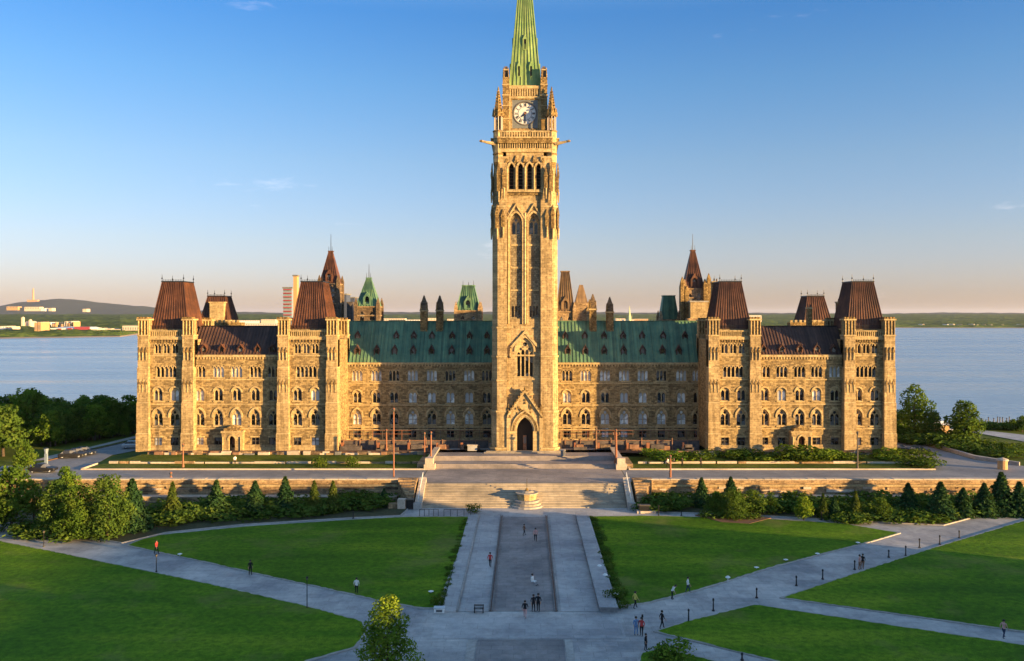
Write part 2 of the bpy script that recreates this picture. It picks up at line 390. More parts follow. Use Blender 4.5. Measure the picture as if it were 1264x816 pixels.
def mansard(parent, name, cx, y0, wb, db, wt, dt, z0, z1, mat, crest=True, step=.55):
    b=MB(); cy=y0+db/2
    B=(cx-wb/2,cx+wb/2,cy-db/2,cy+db/2); T=(cx-wt/2,cx+wt/2,cy-dt/2,cy+dt/2)
    b.frus(B,T,z0,z1,mat)
    ribs_front(b,B[0],B[1],T[0],T[1],B[2],T[2],z0,z1,mat,step)
    # side seams
    for s,xb,xt in ((-1,B[0],T[0]),(1,B[1],T[1])):
        n=int(db/step)
        for i in range(n+1):
            u=i/n; p=Vector((xb,B[2]+db*u,z0)); q=Vector((xt,T[2]+dt*u,z1))
            nr=Vector((s*(z1-z0),0,abs(xt-xb))).normalized()*.07; e=Vector((0,.035,0))
            b.mesh([p-e,p+e,q+e,q-e,p-e+nr,p+e+nr,q+e+nr,q-e+nr],[(4,5,6,7),(0,4,7,3),(1,2,6,5),(0,1,5,4),(3,7,6,2)],mat)
    b.box(B[0]-.15,B[1]+.15,B[2]-.15,B[3]+.15,z0-.25,z0-.005,'trim')
    b.box(T[0]-.12,T[1]+.12,T[2]-.12,T[3]+.12,z1+.003,z1+.22,'iron' if mat!='verdigris' else mat)
    o=b.build(name,parent)
    c=MB()
    if crest:
        for i in range(int(wt/.3)+1):
            xx=T[0]+wt*i/int(wt/.3); c.box(xx-.025,xx+.025,T[2]-.02,T[2]+.02,z1+.22,z1+.55,'iron')
        c.box(T[0],T[1],T[2]-.03,T[2]+.03,z1+.38,z1+.42,'iron')
        for xx in (T[0],T[1]):
            for yy in (T[2],T[3]):
                c.cyl(xx,yy,z1+.2,z1+1.5,.07,.03,'iron',5); c.cyl(xx,yy,z1+.75,z1+.95,.16,.05,'iron',6); c.cyl(xx,yy,z1+.6,z1+.75,.05,.16,'iron',6)
        c.build('cresting',parent)
    return o
def balustrade(parent, x0,x1,y,z0,h, mat='trim', step=.36, name='balustrade'):
    b=MB(); b.box(x0,x1,y-.14,y+.14,z0,z0+.2,mat); b.box(x0,x1,y-.17,y+.17,z0+h-.22,z0+h,mat)
    n=int((x1-x0)/step)
    for i in range(n):
        xx=x0+(x1-x0)*(i+.5)/n; b.box(xx-.075,xx+.075,y-.08,y+.08,z0+.2,z0+h-.22,mat)
    return b.build(name,parent)
def buttress(parent, x0,x1,yf,yb,z0,z1, name='buttress', fancy=True):
    """stepped corner pier with a corbelled crown"""
    b=MB(); H=z1-z0
    st=[(0,.13,.36),(.13,.36,.22),(.36,.62,.10),(.62,.86,0)]
    for a,c,o in st:
        b.box(x0-o*.55,x1+o*.55,yf-o,yb,z0+H*a,z0+H*c,'ashlar')
        if c<.86:
            n=.22
            nx=[s for s in st if s[0]==c][0][2]
            b.frus((x0-o*.55,x1+o*.55,yf-o,yb),(x0-nx*.55,x1+nx*.55,yf-nx,yb),z0+H*c+.002,z0+H*c+n,'trim')
    w=x1-x0; z=z0+H*.86
    b.box(x0-.1,x1+.1,yf-.1,yb,z+.004,z+.28,'trim')
    b.box(x0+.12,x1-.12,yf+.12,yb-.05,z+.28,z1-.55,'carved')
    # little shafts round the crown and on the face
    k=4
    for i in range(k):
        xx=x0+.12+(w-.24)*i/(k-1); b.cyl(xx,yf+.06,z+.28,z1-.55,.1,.1,'trim',6)
    for yy in (yf+.7,yf+1.3):
        for xx in (x0+.06,x1-.06): b.cyl(xx,yy,z+.28,z1-.55,.1,.1,'trim',6)
    b.box(x0-.16,x1+.16,yf-.16,yb,z1-.552,z1-.25,'trim')
    for i in range(4):
        u=x0-.1+(w+.2)*i/4
        b.box(u,u+(w+.2)/4*.62,yf-.12,yf+.3,z1-.248,z1+.12,'carved')
    b.box(x0+.3,x1-.3,yf+.4,yb-.3,z1-.248,z1+.05,'carved')
    # gablets with crockets part way up
    if fancy:
        for zz in (z0+H*.50,z0+H*.74):
            for i in range(3):
                xx=x0+w*(i+.5)/3
                b.frus((xx-.26,xx+.26,yf-.22,yf-.01),(xx-.02,xx+.02,yf-.12,yf-.01),zz,zz+1.0,'carved')
                b.cyl(xx,yf-.12,zz-1.5,zz,.07,.11,'trim',5)
    return b.build(name,parent)
def dormer(parent, x,yf,z, w=1.0,h=1.45,mat='browncopper',depth=2.2):
    b=MB()
    out=[(-w/2,0),(w/2,0),(w/2,h*.62),(0,h*1.15),(-w/2,h*.62)]
    b.plate(out,[arch(0,.1,w*.66,h*.78,.3,3)],0,depth,mat,T=Matrix.Translation((x,yf,z)))
    b.box(x-w*.3,x+w*.3,yf+.15,yf+.2,z+.05,z+h*.8,'glass')
    b.mesh([(x-w/2-.14,yf-.16,z+h*.58),(x,yf-.16,z+h*1.25),(x+w/2+.14,yf-.16,z+h*.58),
            (x-w/2-.14,yf+depth,z+h*.58),(x,yf+depth,z+h*1.25),(x+w/2+.14,yf+depth,z+h*.58),
            (x-w/2-.14,yf-.16,z+h*.50),(x,yf-.16,z+h*1.15),(x+w/2+.14,yf-.16,z+h*.50)],
           [(0,1,4,3),(1,2,5,4),(6,7,1,0),(7,8,2,1)],mat)
    b.box(x-w/2-.08,x+w/2+.08,yf-.1,yf+.1,z-.1,z+.0,mat)
    b.cyl(x,yf-.1,z+h*1.2,z+h*1.2+.4,.05,.02,mat,5)
    return b.build('dormer',parent)
# ------------------------------------------------------------------ the parliament building
PB=empty('parliament_building',(0,166,0),label='long golden sandstone Gothic parliament building with copper roofs and tall central clock tower',cat='building')
def part(name): pass
def P(b,name):      # part in world coordinates under the building
    o=b.build(name,PB); o.location=(0,-166,0); return o
YM=163.6   # side wing front
def wing(pav, mid, wcols, dcols, rearx, porchx, chim, roofdx):
    # one mesh for the walls; openings are real holes
    b=MB(); ph=MB().build  # placeholder
    o=P(MB_dummy(),'side_wing')
    # --- middle section
    x0,x1=X(mid[0],YM),X(mid[1],YM); ze=17.55
    holes=[]
    for i,px in enumerate(wcols):
        x=X(px,YM)
        holes.append(put_window('arched_window',o,x,YM,Z(525.5,YM),.08))
        holes.append(put_window('twin_window',o,x,YM,Z(495,YM),.3))
        holes.append(put_window('triple_window',o,x,YM,Z(466,YM),.12))
        if i!=2: holes.append(put_window('square_window',o,x,YM,Z(552.5,YM),.1))
    b.plate(rect(x0-1.2,x1+1.2,-.2,ze),holes,YM,YM+.6,'rubble')
    b.box(x0,x1,YM+.62,YM+17,-.2,ze,'rubble')
    b.box(x0,x1,YM-.10,YM-.004,-.2,.9,'ashlar'); b.box(x0,x1,YM-.2,YM-.1,-.2,.35,'trim')
    for py in (529,499,468.5): b.box(x0,x1,YM-.14,YM-.004,Z(py,YM)-.12,Z(py,YM)+.12,'trim')
    b.box(x0,x1,YM-.22,YM+.3,ze+.004,ze+.45,'trim')
    n=int((x1-x0)/.55)
    for i in range(n):
        xx=x0+(x1-x0)*(i+.5)/n; b.box(xx-.13,xx+.13,YM-.2,YM-.004,ze-.42,ze-.0,'trim')
    # slim pilasters between the bays
    # --- pavilions
    for (a,c),cols in pav:
        yf=162.9; xa,xc=X(a,yf),X(c,yf); zt=20.9
        holes=[]
        for px in cols:
            x=X(px,yf)
            holes.append(put_window('arched_window',o,x,yf,Z(525.5,yf),.08))
            holes.append(put_window('twin_window',o,x,yf,Z(495,yf),.3))
            holes.append(put_window('square_window',o,x,yf,Z(552.5,yf),.1))
        xm=X(sum(cols)/2,yf)
        holes.append(put_window('lancet_row_window',o,xm,yf,Z(466,yf),.0))
        for d in (-1.65,0,1.65): holes.append(put_window('small_twin_window',o,xm+d,yf,Z(436.5,yf),.1))
        b.plate(rect(xa,xc,-.2,zt),holes,yf,yf+.6,'rubble')
        b.box(xa,xc,yf+.62,yf+10.5,-.2,zt,'rubble')
        b.box(xa+1.6,xc-1.6,yf-.10,yf-.004,-.2,.9,'ashlar')
        for py in (529,499,468.5,439): b.box(xa+1.4,xc-1.4,yf-.14,yf-.004,Z(py,yf)-.12,Z(py,yf)+.12,'trim')
        b.box(xa+.4,xc-.4,yf-.25,yf+.5,zt+.004,zt+.5,'trim')
        for i in range(12):
            xx=xa+1.9+(xc-xa-3.8)*(i+.5)/12; b.box(xx-.13,xx+.13,yf-.22,yf-.004,zt-.5,zt,'carved')
        balustrade(o,xa+1.9,xc-1.9,yf+.0,zt+.5,1.25)
        r=MB()   # light railing above the balustrade
        for i in range(26):
            xx=xa+1.9+(xc-xa-3.8)*i/25; r.box(xx-.02,xx+.02,yf+.48,yf+.52,zt+.5,zt+2.7,'iron')
        r.box(xa+1.9,xc-1.9,yf+.47,yf+.53,zt+2.6,zt+2.66,'iron'); r.build('roof_railing',o)
        bw=2.0
        for q in (xa,xc-bw): buttress(o,q,q+bw,yf-.75,yf+1.6,-.2,25.1)
        for q in (xa,xc-bw): buttress(o,q,q+bw,yf+8.9,yf+10.9,-.2,24.9,fancy=False)
        mansard(o,'pavilion_roof',(xa+xc)/2,yf+1.1,7.2,8.2,4.15,4.9,22.9,31.9,'browncopper')
        r=MB(); r.box(xa+1.3,xc-1.3,yf+1.15,yf+9.6,zt,22.6,'carved'); r.build('attic',o)
    # chimneys beside the pavilion roofs
    for cpx,ctop,cw in chim:
        yy=171.; c=MB(); x=X(cpx,yy); t=Z(ctop,yy)
        c.box(x-cw/2,x+cw/2,yy,yy+1.3,20,t-.5,'carved'); c.box(x-cw/2-.12,x+cw/2+.12,yy-.12,yy+1.42,t-.5,t-.2,'trim')
        for k in (-.25,.25): c.cyl(x+k,yy+.6,t-.2,t+.35,.16,.13,'darkstone',6)
        c.build('chimney',o)
    # --- main roof of the wing
    yr=YM+5.0; zr=Z(403,yr); r=MB()
    xl,xr=x0-.5,x1+.5
    r.mesh([(xl,YM+.1,ze+.45),(xr,YM+.1,ze+.45),(xr,yr,zr),(xl,yr,zr),(xl,YM+16.6,ze+.45),(xr,YM+16.6,ze+.45),(xr,yr+6,zr),(xl,yr+6,zr)],
           [(0,1,2,3),(3,2,6,7),(7,6,5,4),(0,3,7,4),(1,5,6,2),(0,4,5,1)],'slate')
    ribs_front(r,xl,xr,xl,xr,YM+.1,yr,ze+.45,zr,'slate',.6)
    r.box(xl,xr,yr-.15,yr+.15,zr,zr+.18,'iron')
    r.build('roof',o)
    for px in dcols: 
        z=ze+.75; dormer(o,X(px,YM+.6),YM+.42,z,1.15,1.35,'browncopper',2.6)
    # rear pavilion roof
    yb=187.; xa,xc=X(rearx[0],yb),X(rearx[1],yb)
    c=MB(); c.box(xa,xc,yb,yb+7,-.2,Z(395,yb)-.3,'rubble'); c.build('rear_tower',o)
    mansard(o,'rear_roof',(xa+xc)/2,yb,xc-xa,7,(xc-xa)*.62,4.2,Z(395,yb),Z(366,yb),'browncopper')
    c=MB(); xg=(xa+xc)/2+rearx[2]
    if rearx[2]: 
        c.box(xg-1.5,xg+1.5,yb-.6,yb+1,Z(396,yb),Z(374,yb),'trim'); c.box(xg-1.7,xg+1.7,yb-.7,yb+1.1,Z(374,yb),Z(374,yb)+.25,'trim')
        c.build('stone_gable',o)
    c=MB(); c.box(xa-4,xc+4,yb-3,yb-.8,-.2,Z(398,yb-3),'carved')
    for i in range(14):
        u=xa-4+(xc-xa+8)*i/14; c.box(u,u+.5,yb-3,yb-2.6,Z(398,yb-3),Z(398,yb-3)+.5,'trim')
    c.build('rear_parapet',o)
    # porch
    c=MB(); x=X(porchx,YM); 
    T=Matrix.Translation((x,YM-1.5,-.2))
    c.plate([(-1.9,0),(1.9,0),(1.9,3.5),(-1.9,3.5)],[arch(0,.02,1.15,2.9,.8)],0,.5,'ashlar',T=T)
    c.box(x-1.9,x-1.4,YM-1.0,YM-.0,-.2,3.3,'ashlar'); c.box(x+1.4,x+1.9,YM-1.0,YM-.0,-.2,3.3,'ashlar')
    hoodT=Matrix.Translation((x,YM-1.5,-.2)); hood(c,0,2.1,1.3,.85,.25,.12,'trim',hoodT)
    c.box(x-2.05,x+2.05,YM-1.65,YM-.0,3.3,3.65,'trim'); c.box(x-1.5,x+1.5,YM-1.6,YM-.05,3.65,4.15,'carved')
    c.frus((x-1.1,x+1.1,YM-1.55,YM-.1),(x-.3,x+.3,YM-1.4,YM-.2),4.15,4.7,'carved')
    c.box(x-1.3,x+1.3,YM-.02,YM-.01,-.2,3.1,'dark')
    for sx in (-1.7,1.7): c.cyl(x+sx,YM-1.62,-.2,2.6,.13,.13,'trim',6)
    c.build('porch',o)
    d=MB(); d.box(x-.5,x+.5,YM-.1,YM-.04,-.2,2.4,'wood'); d.build('door',o)
    # fill mesh
    me=o.data; me.clear_geometry(); me.from_pydata(b.v,[],b.f)
    for m in b.mats: me.materials.append(M[m])
    me.polygons.foreach_set('material_index', b.m); me.update()
    return o
def MB_dummy():
    b=MB(); b.v=[(0,166,0)]; return b
wing([((172,240),(195,215.5)),((344,417),(367,389))],(239,345),(246.5,269.5,292,315,337),(252,273.6,297,318,336),(247,281,.8),289.5,[(236,366,1.1)],0)
wing([((874,938),(895,915)),((1041,1103),(1058.5,1080))],(937.6,1041),(943.5,965,987,1008,1030.5),(942,965,987,1008,1029),(993,1026,0),986.5,[(884,346,1.5),(1038,371,1.2),(1000,378,.8)],0)
# inner return walls of the wings up to the middle range
YC=172.0
def rng(px0,px1,wcols,upper,lower,chims):
    b=MB(); o=P(MB_dummy(),'middle_range')
    x0,x1=X(px0,YC),X(px1,YC); ze=15.65; holes=[]
    for px in wcols:
        x=X(px,YC)
        holes.append(put_window('arched_window',o,x,YC,Z(524.5,YC),.35))
        holes.append(put_window('twin_window',o,x,YC,Z(497.5,YC),.6))
        holes.append(put_window('triple_window',o,x,YC,Z(470.5,YC),.5))
        holes.append(put_window('square_window',o,x,YC,1.0,.1))
    b.plate(rect(x0-1.5,x1+1.5,-.6,ze),holes,YC,YC+.6,'rubble')
    b.box(x0-1.5,x1+1.5,YC+.62,YC+13,-.6,ze,'rubble')
    for py in (527,530.5,500,473): b.box(x0-1.5,x1+1.5,YC-.16,YC-.004,Z(py,YC)-.14,Z(py,YC)+.14,'trim')
    b.box(x0-1.5,x1+1.5,YC-.3,YC-.0,-.6,.8,'ashlar')
    b.box(x0-1.5,x1+1.5,YC-.24,YC+.3,ze+.004,ze+.4,'trim')
    n=int((x1-x0)/.6)
    for i in range(n):
        xx=x0+(x1-x0)*(i+.5)/n; b.box(xx-.13,xx+.13,YC-.2,YC-.004,ze-.36,ze,'trim')
    yr=YC+5.6; zr=Z(396.8,yr); r=MB(); xl,xr=x0-1.5,x1+1.5
    r.mesh([(xl,YC+.05,ze+.4),(xr,YC+.05,ze+.4),(xr,yr,zr),(xl,yr,zr),(xl,YC+12.8,ze+.4),(xr,YC+12.8,ze+.4),(xr,yr+1.6,zr),(xl,yr+1.6,zr)],
           [(0,1,2,3),(3,2,6,7),(7,6,5,4),(0,3,7,4),(1,5,6,2),(0,4,5,1)],'verdigris')
    ribs_front(r,xl,xr,xl,xr,YC+.05,yr,ze+.4,zr,'verdigris',.72,.12,.1)
    r.box(xl,xr,yr-.12,yr+.12,zr,zr+.16,'verdigris')
    r.build('roof',o)
    sl=(zr-ze-.4)/(yr-YC)
    for px in lower: dormer(o,X(px,YC+1.2),YC+.05+1.0,ze+.4+1.0*sl-.15,1.1,1.75,'slate',2.0)
    for px in upper: dormer(o,X(px,YC+3),YC+.05+3.1,ze+.4+3.1*sl-.15,1.05,1.5,'slate',1.6)
    for px,top in chims:
        yy=YC+4.2; x=X(px,yy); t=Z(top,yy); c=MB()
        c.box(x-.72,x+.72,yy,yy+1.4,20.5,t-3.3,'carved'); c.box(x-.85,x+.85,yy-.12,yy+1.5,t-3.3,t-3.0,'trim')
        c.box(x-.65,x+.65,yy+.05,yy+1.35,t-3.0,t-1.6,'darkstone')
        for k in range(4):
            c.frus((x-.8,x-.35,yy-.1,yy+.2),(x-.6,x-.5,yy,yy+.1),t-3.0,t-1.9,'carved') if k==0 else None
        for sx in (-.62,.62):
            for sy in (.08,1.32): c.cyl(x+sx,yy+sy,t-3.0,t-1.3,.15,.03,'carved',5)
        c.frus((x-.6,x+.6,yy+.1,yy+1.3),(x-.1,x+.1,yy+.6,yy+.8),t-1.6,t,'darkstone')
        c.build('chimney',o)
    me=o.data; me.clear_geometry(); me.from_pydata(b.v,[],b.f)
    for m in b.mats: me.materials.append(M[m])
    me.polygons.foreach_set('material_index', b.m); me.update()
    return o
rng(418,606,(421.7,441,464.7,486.5,509.5,533,556,579,601),(441,489,510.6,533,558,579.5,601),(441,465,487,510,532.6,557.5,579.5,601),[(523,364.6),(542.5,364.6)])
rng(690,866,(700,723,747,770.5,793.5,816.5,841,861),(698,722,746,769.5,793,819,846),(701,722.5,746,770,793.5,818,838),[(732,363),(753,366.5)])

# ------------------------------------------------------------------ clock tower
TW=P(MB_dummy(),'clock_tower'); tb=MB(); TY=160.0; TC=(0.0,166.35); HW=6.15
def tz(py): return HC-(py-HY)*TY/FO
def face_T(k):      # local face frame (x along face, y=0 on the front plane) to world, for the k-th side
    return Matrix.Translation((TC[0],TC[1],0)) @ Matrix.Rotation(k*PI/2,4,'Z') @ Matrix.Translation((0,-HW,0))
# corner piers: chamfered, with set-offs
levels=[(-.3,.9,.30),(.9,7.74,.12),(7.74,13.55,.06),(13.55,18.0,.03),(18.0,23.4,0),(23.4,46,-.05),(46,55.2,-.28)]
for k in range(4):
    R=face_T(k)
    for z0,z1,o in levels:
        def cor(o): 
            a=HW+o
            return [(-a,3.2),(-a,1.0-o),(-a+1.0,-o),(-3.35,-o),(-3.35,3.2)]
        pts=cor(o)
        w=[(R@Vector((x,y,0))) for x,y in pts]
        tb.prism([(p.x,p.y) for p in w],z0+.003,z1,'ashlar')
        w2=[(R@Vector((x,y,0))) for x,y in cor(o+.12)]
        tb.prism([(p.x,p.y) for p in w2],z1-.32,z1-.0,'trim')
# recessed centre wall with openings
PY=.65
def tw_plate(k,outer,holes,y0,y1,mat,hm=None): tb.plate(outer,holes,y0,y1,mat,T=face_T(k),holemat=hm)
zb0=tz(553.5)
portal=arch(0,-.3,3.0,tz(515)+.3,2.6,8)
bigwin=arch(0,tz(466),3.1,tz(417)-tz(466),2.6,8)
def lanc(cx,zb,zt,w,r=None): return arch(cx,zb,w,zt-zb,r or w*.8,5)
fr_low=[portal,bigwin]
tw_plate(0,rect(-3.4,3.4,-.3,tz(403)),fr_low,PY,PY+1.2,'ashlar')
small=[lanc(s*1.67,tz(392),tz(376),1.75,.01 if 0 else .5) for s in (-1,1)]
for k in range(4):
    # mid shaft: two tall recessed panels
    lo=tz(403); hi=tz(236)
    pn=[lanc(s*1.67,tz(393.5),tz(262),2.15,1.7) for s in (-1,1)]
    tw_plate(k,rect(-3.4,3.4,lo+.002,hi),pn,PY,PY+.3,'ashlar')
    T=face_T(k)
    # masonry infill set back, real holes for the windows at top and bottom
    for s in (-1,1):
        c=s*1.67
        topw=lanc(c,tz(289),tz(266),1.85,1.5)
        tb.plate(rect(c-1.1,c+1.1,tz(394),tz(258)),[topw]+[lanc(c+d,tz(391.5),tz(377),.42,.35) for d in (-.6,0,.6)],PY+.28,PY+1.0,'recess',T=T,holemat='trim')
        for zz in (tz(302),tz(330),tz(358)): tb.box(c-1.0,c+1.0,PY+.18,PY+.28,zz-.15,zz+.15,'trim',T)
        hoodT=T@Matrix.Translation((c,PY,0)); hood(tb,0,tz(262)-1.7,2.2,1.7,.3,.22,'trim',hoodT)
        # gable hood mould over each panel
        zp=tz(250); zg=tz(268)
        for sg in (-1,1):
            tb.mesh([(c,PY-.3,zp),(c+sg*1.66,PY-.3,zg),(c+sg*1.66,PY-.3,zg-.5),(c,PY-.3,zp-.5),(c,PY,zp),(c+sg*1.66,PY,zg),(c+sg*1.66,PY,zg-.5),(c,PY,zp-.5)],
                [(0,1,2,3),(0,4,5,1),(3,2,6,7),(1,5,6,2)],'trim',T)
        tb.cyl(0,0,0,0,0,0,'trim',3) if 0 else None
    for xx in (-3.1,-.45,0,.45,3.1): # clustered shafts
        p=T@Vector((xx,PY-.05,0)); tb.cyl(p.x,p.y,tz(400),tz(262),.2 if xx else .3,.2 if xx else .3,'trim',6)
    # belfry stage
    bz0,bz1=tz(236),tz(187)
    bh=[lanc(d,tz(234),tz(201.5),.86,.7) for d in (-2.55,-.85,.85,2.55)]
    tb.plate(rect(-3.5,3.5,bz0+.003,bz1),bh,PY-.15,PY+1.0,'ashlar',T=T)
    for d in (-2.55,-.85,.85,2.55):
        hood(tb,0,tz(201.5)-.7,1.0,.8,.28,.2,'trim',T@Matrix.Translation((d,PY-.15,0)))
    for d in (-3.4,-1.7,0,1.7,3.4):
        p=T@Vector((d,PY-.3,0)); tb.cyl(p.x,p.y,bz0+.2,tz(205),.15,.15,'trim',6)
        tb.frus((d-.3,d+.3,PY-.5,PY-.16),(d-.03,d+.03,PY-.3,PY-.16),tz(200),tz(191),'carved',T=T)
    tb.box(-3.5,3.5,PY-.4,PY-.16,bz0-.1,bz0+.4,'trim',T)
    tb.box(-3.5,3.5,PY-.25,PY-.16,tz(240),tz(237.5),'carved',T)
    # carved ornament low on each corner crown
    for x_,zz0,zz1 in ((-5.2,tz(282),tz(252)),(-4.1,tz(280),tz(258)),(4.1,tz(280),tz(258)),(5.2,tz(282),tz(252)),(-4.9,tz(236),tz(200)),(4.9,tz(236),tz(200)),(-3.9,tz(232),tz(206)),(3.9,tz(232),tz(206))):
        tb.box(x_-.32,x_+.32,-.22,.1,zz0,zz0+(zz1-zz0)*.55,'carved',T)
        tb.frus((x_-.42,x_+.42,-.34,.1),(x_-.04,x_+.04,-.1,.1),zz0+(zz1-zz0)*.55,zz1,'carved',T=T)
        tb.cyl(*(T@Vector((x_,-.15,0))).xy,zz0-2.0,zz0,.12,.22,'trim',6)
    for py in (439,468.5,487,507):
        if k==0: tb.box(-3.34,3.34,PY-.12,PY-.003,tz(py)-.14,tz(py)+.14,'trim',T)
    # arcade bands and cornices above the belfry
    z=tz(187)
    tb.box(-4.9,4.9,.25,.8,z+.003,tz(182.5),'trim',T)
    for i in range(22):
        u=-4.7+9.4*(i+.5)/22; tb.box(u-.1,u+.1,.12,.5,tz(182.3),tz(176.5),'trim',T)
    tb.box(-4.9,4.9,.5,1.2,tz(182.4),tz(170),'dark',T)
    tb.box(-5.1,5.1,-.15,.6,tz(176.4),tz(170.5),'carved',T)
    tb.box(-5.2,5.2,-.3,.5,tz(170.4),tz(168.8),'trim',T)
    for i in range(19):
        u=-4.6+9.2*(i+.5)/19; tb.box(u-.13,u+.13,.3,.6,tz(168.7),tz(162.5),'trim',T)
    tb.box(-4.8,4.8,.25,.7,tz(162.4),tz(160.5),'trim',T)
    # clock stage walls
    CH=3.82
    TT=Matrix.Translation((TC[0],TC[1],0)) @ Matrix.Rotation(k*PI/2,4,'Z') @ Matrix.Translation((0,-CH,0))
    tb.plate(rect(-CH+.001,CH-.001,tz(169),68.9),[rect(-2.55,2.55,60.9,66.3)],0,.5,'carved',T=TT)
    tb.box(-CH-.15,CH+.15,-.15,.2,66.5,66.95,'trim',TT)
    for i in range(13):
        u=-3.0+6.0*(i+.5)/13; tb.box(u-.13,u+.13,-.12,-.0,67.0,68.3,'trim',TT)
    tb.box(-CH-.2,CH+.2,-.2,.2,68.35,68.9,'trim',TT)
    tb.box(-3.1,-2.7,-.16,-.002,60.6,66.5,'trim',TT); tb.box(2.7,3.1,-.16,-.002,60.6,66.5,'trim',TT); tb.box(-3.1,3.1,-.2,-.002,60.1,60.6,'trim',TT)
tb.box(-4.9,4.9,163.1,169.6,-.3,58.5,'recess')   # core
tb.box(-5.6,5.6,160.9,171.8,58.5,tz(169),'trim')
tb.box(-3.9,3.9,162.45,170.25,68.85,69.0,'trim')
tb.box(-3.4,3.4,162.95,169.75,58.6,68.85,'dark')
# portal surround and gable
T=face_T(0)
tb.plate([(-3.2,-.3),(3.2,-.3),(3.2,7.0),(0,tz(483)),(-3.2,7.0)],[arch(0,-.3,3.0,tz(515)+.3,2.6,8)],PY-.75,PY-.01,'trim',T=T)
for i,(w_,o_) in enumerate(((3.5,.25),(4.1,.4),(4.7,.52))):
    hood(tb,0,tz(515)-2.6,w_,2.6+(w_-3)*.6,.24,.12+.12*(2-i)*0+.08*i,'carved' if i%2 else 'trim',T@Matrix.Translation((0,PY-.75,0)))
for sg in (-1,1):
    p0=Vector((0,PY-1.1,tz(483)+.5)); p1=Vector((sg*3.3,PY-1.1,6.9))
    tb.mesh([p0,p1,p1-Vector((0,0,.55)),p0-Vector((0,0,.75)),p0+Vector((0,.6,0)),p1+Vector((0,.6,0))],[(0,1,2,3),(0,4,5,1)],'trim',T)
    for i in range(1,9):
        q=p0.lerp(p1,i/9); tb.box(q.x-.14,q.x+.14,q.y-.05,q.y+.3,q.z-.05,q.z+.3,'carved',T)
    for dx in (3.05,):
        x_=sg*dx; tb.box(x_-.35,x_+.35,-.35,.2,-.3,6.4,'trim',T); tb.frus((x_-.4,x_+.4,-.4,.2),(x_-.04,x_+.04,-.15,0),6.4,9.0,'carved',T=T)
tb.cyl(0,TY-.4,tz(483)+.2,tz(479)+.4,.2,.06,'carved',6); tb.cyl(0,TY-.4,tz(479)-.4,tz(479),.12,.3,'carved',6)
for i in range(16):   # carved relief on the gable
    u=rnd.uniform(-1.6,1.6); h_=rnd.uniform(tz(513)+.1,tz(513)+.2+(2.4-abs(u))*1.1); tb.box(u-.14,u+.14,PY-.9,PY-.74,h_,h_+.4,'carved',T)
# gable hood over the big window
for sg in (-1,1):
    p0=Vector((0,PY-.3,tz(408))); p1=Vector((sg*2.75,PY-.3,tz(428))); p2=Vector((sg*2.9,PY-.3,tz(440)))
    for a_,b_ in ((p0,p1),(p1,p2)):
        tb.mesh([a_,b_,b_-Vector((sg*.35,0,.3)),a_-Vector((0,0,.6)),a_+Vector((0,.4,0)),b_+Vector((0,.4,0)),b_-Vector((sg*.35,-.4,.3)),a_-Vector((0,-.4,.6))],[(0,1,2,3),(0,4,5,1),(3,2,6,7)],'trim',T)
hood(tb,0,tz(417)-2.6,3.3,2.65,.35,.2,'trim',T@Matrix.Translation((0,PY,0)))
me=TW.data; me.clear_geometry(); me.from_pydata(tb.v,[],tb.f)
for m in tb.mats: me.materials.append(M[m])
me.polygons.foreach_set('material_index', tb.m); me.update()
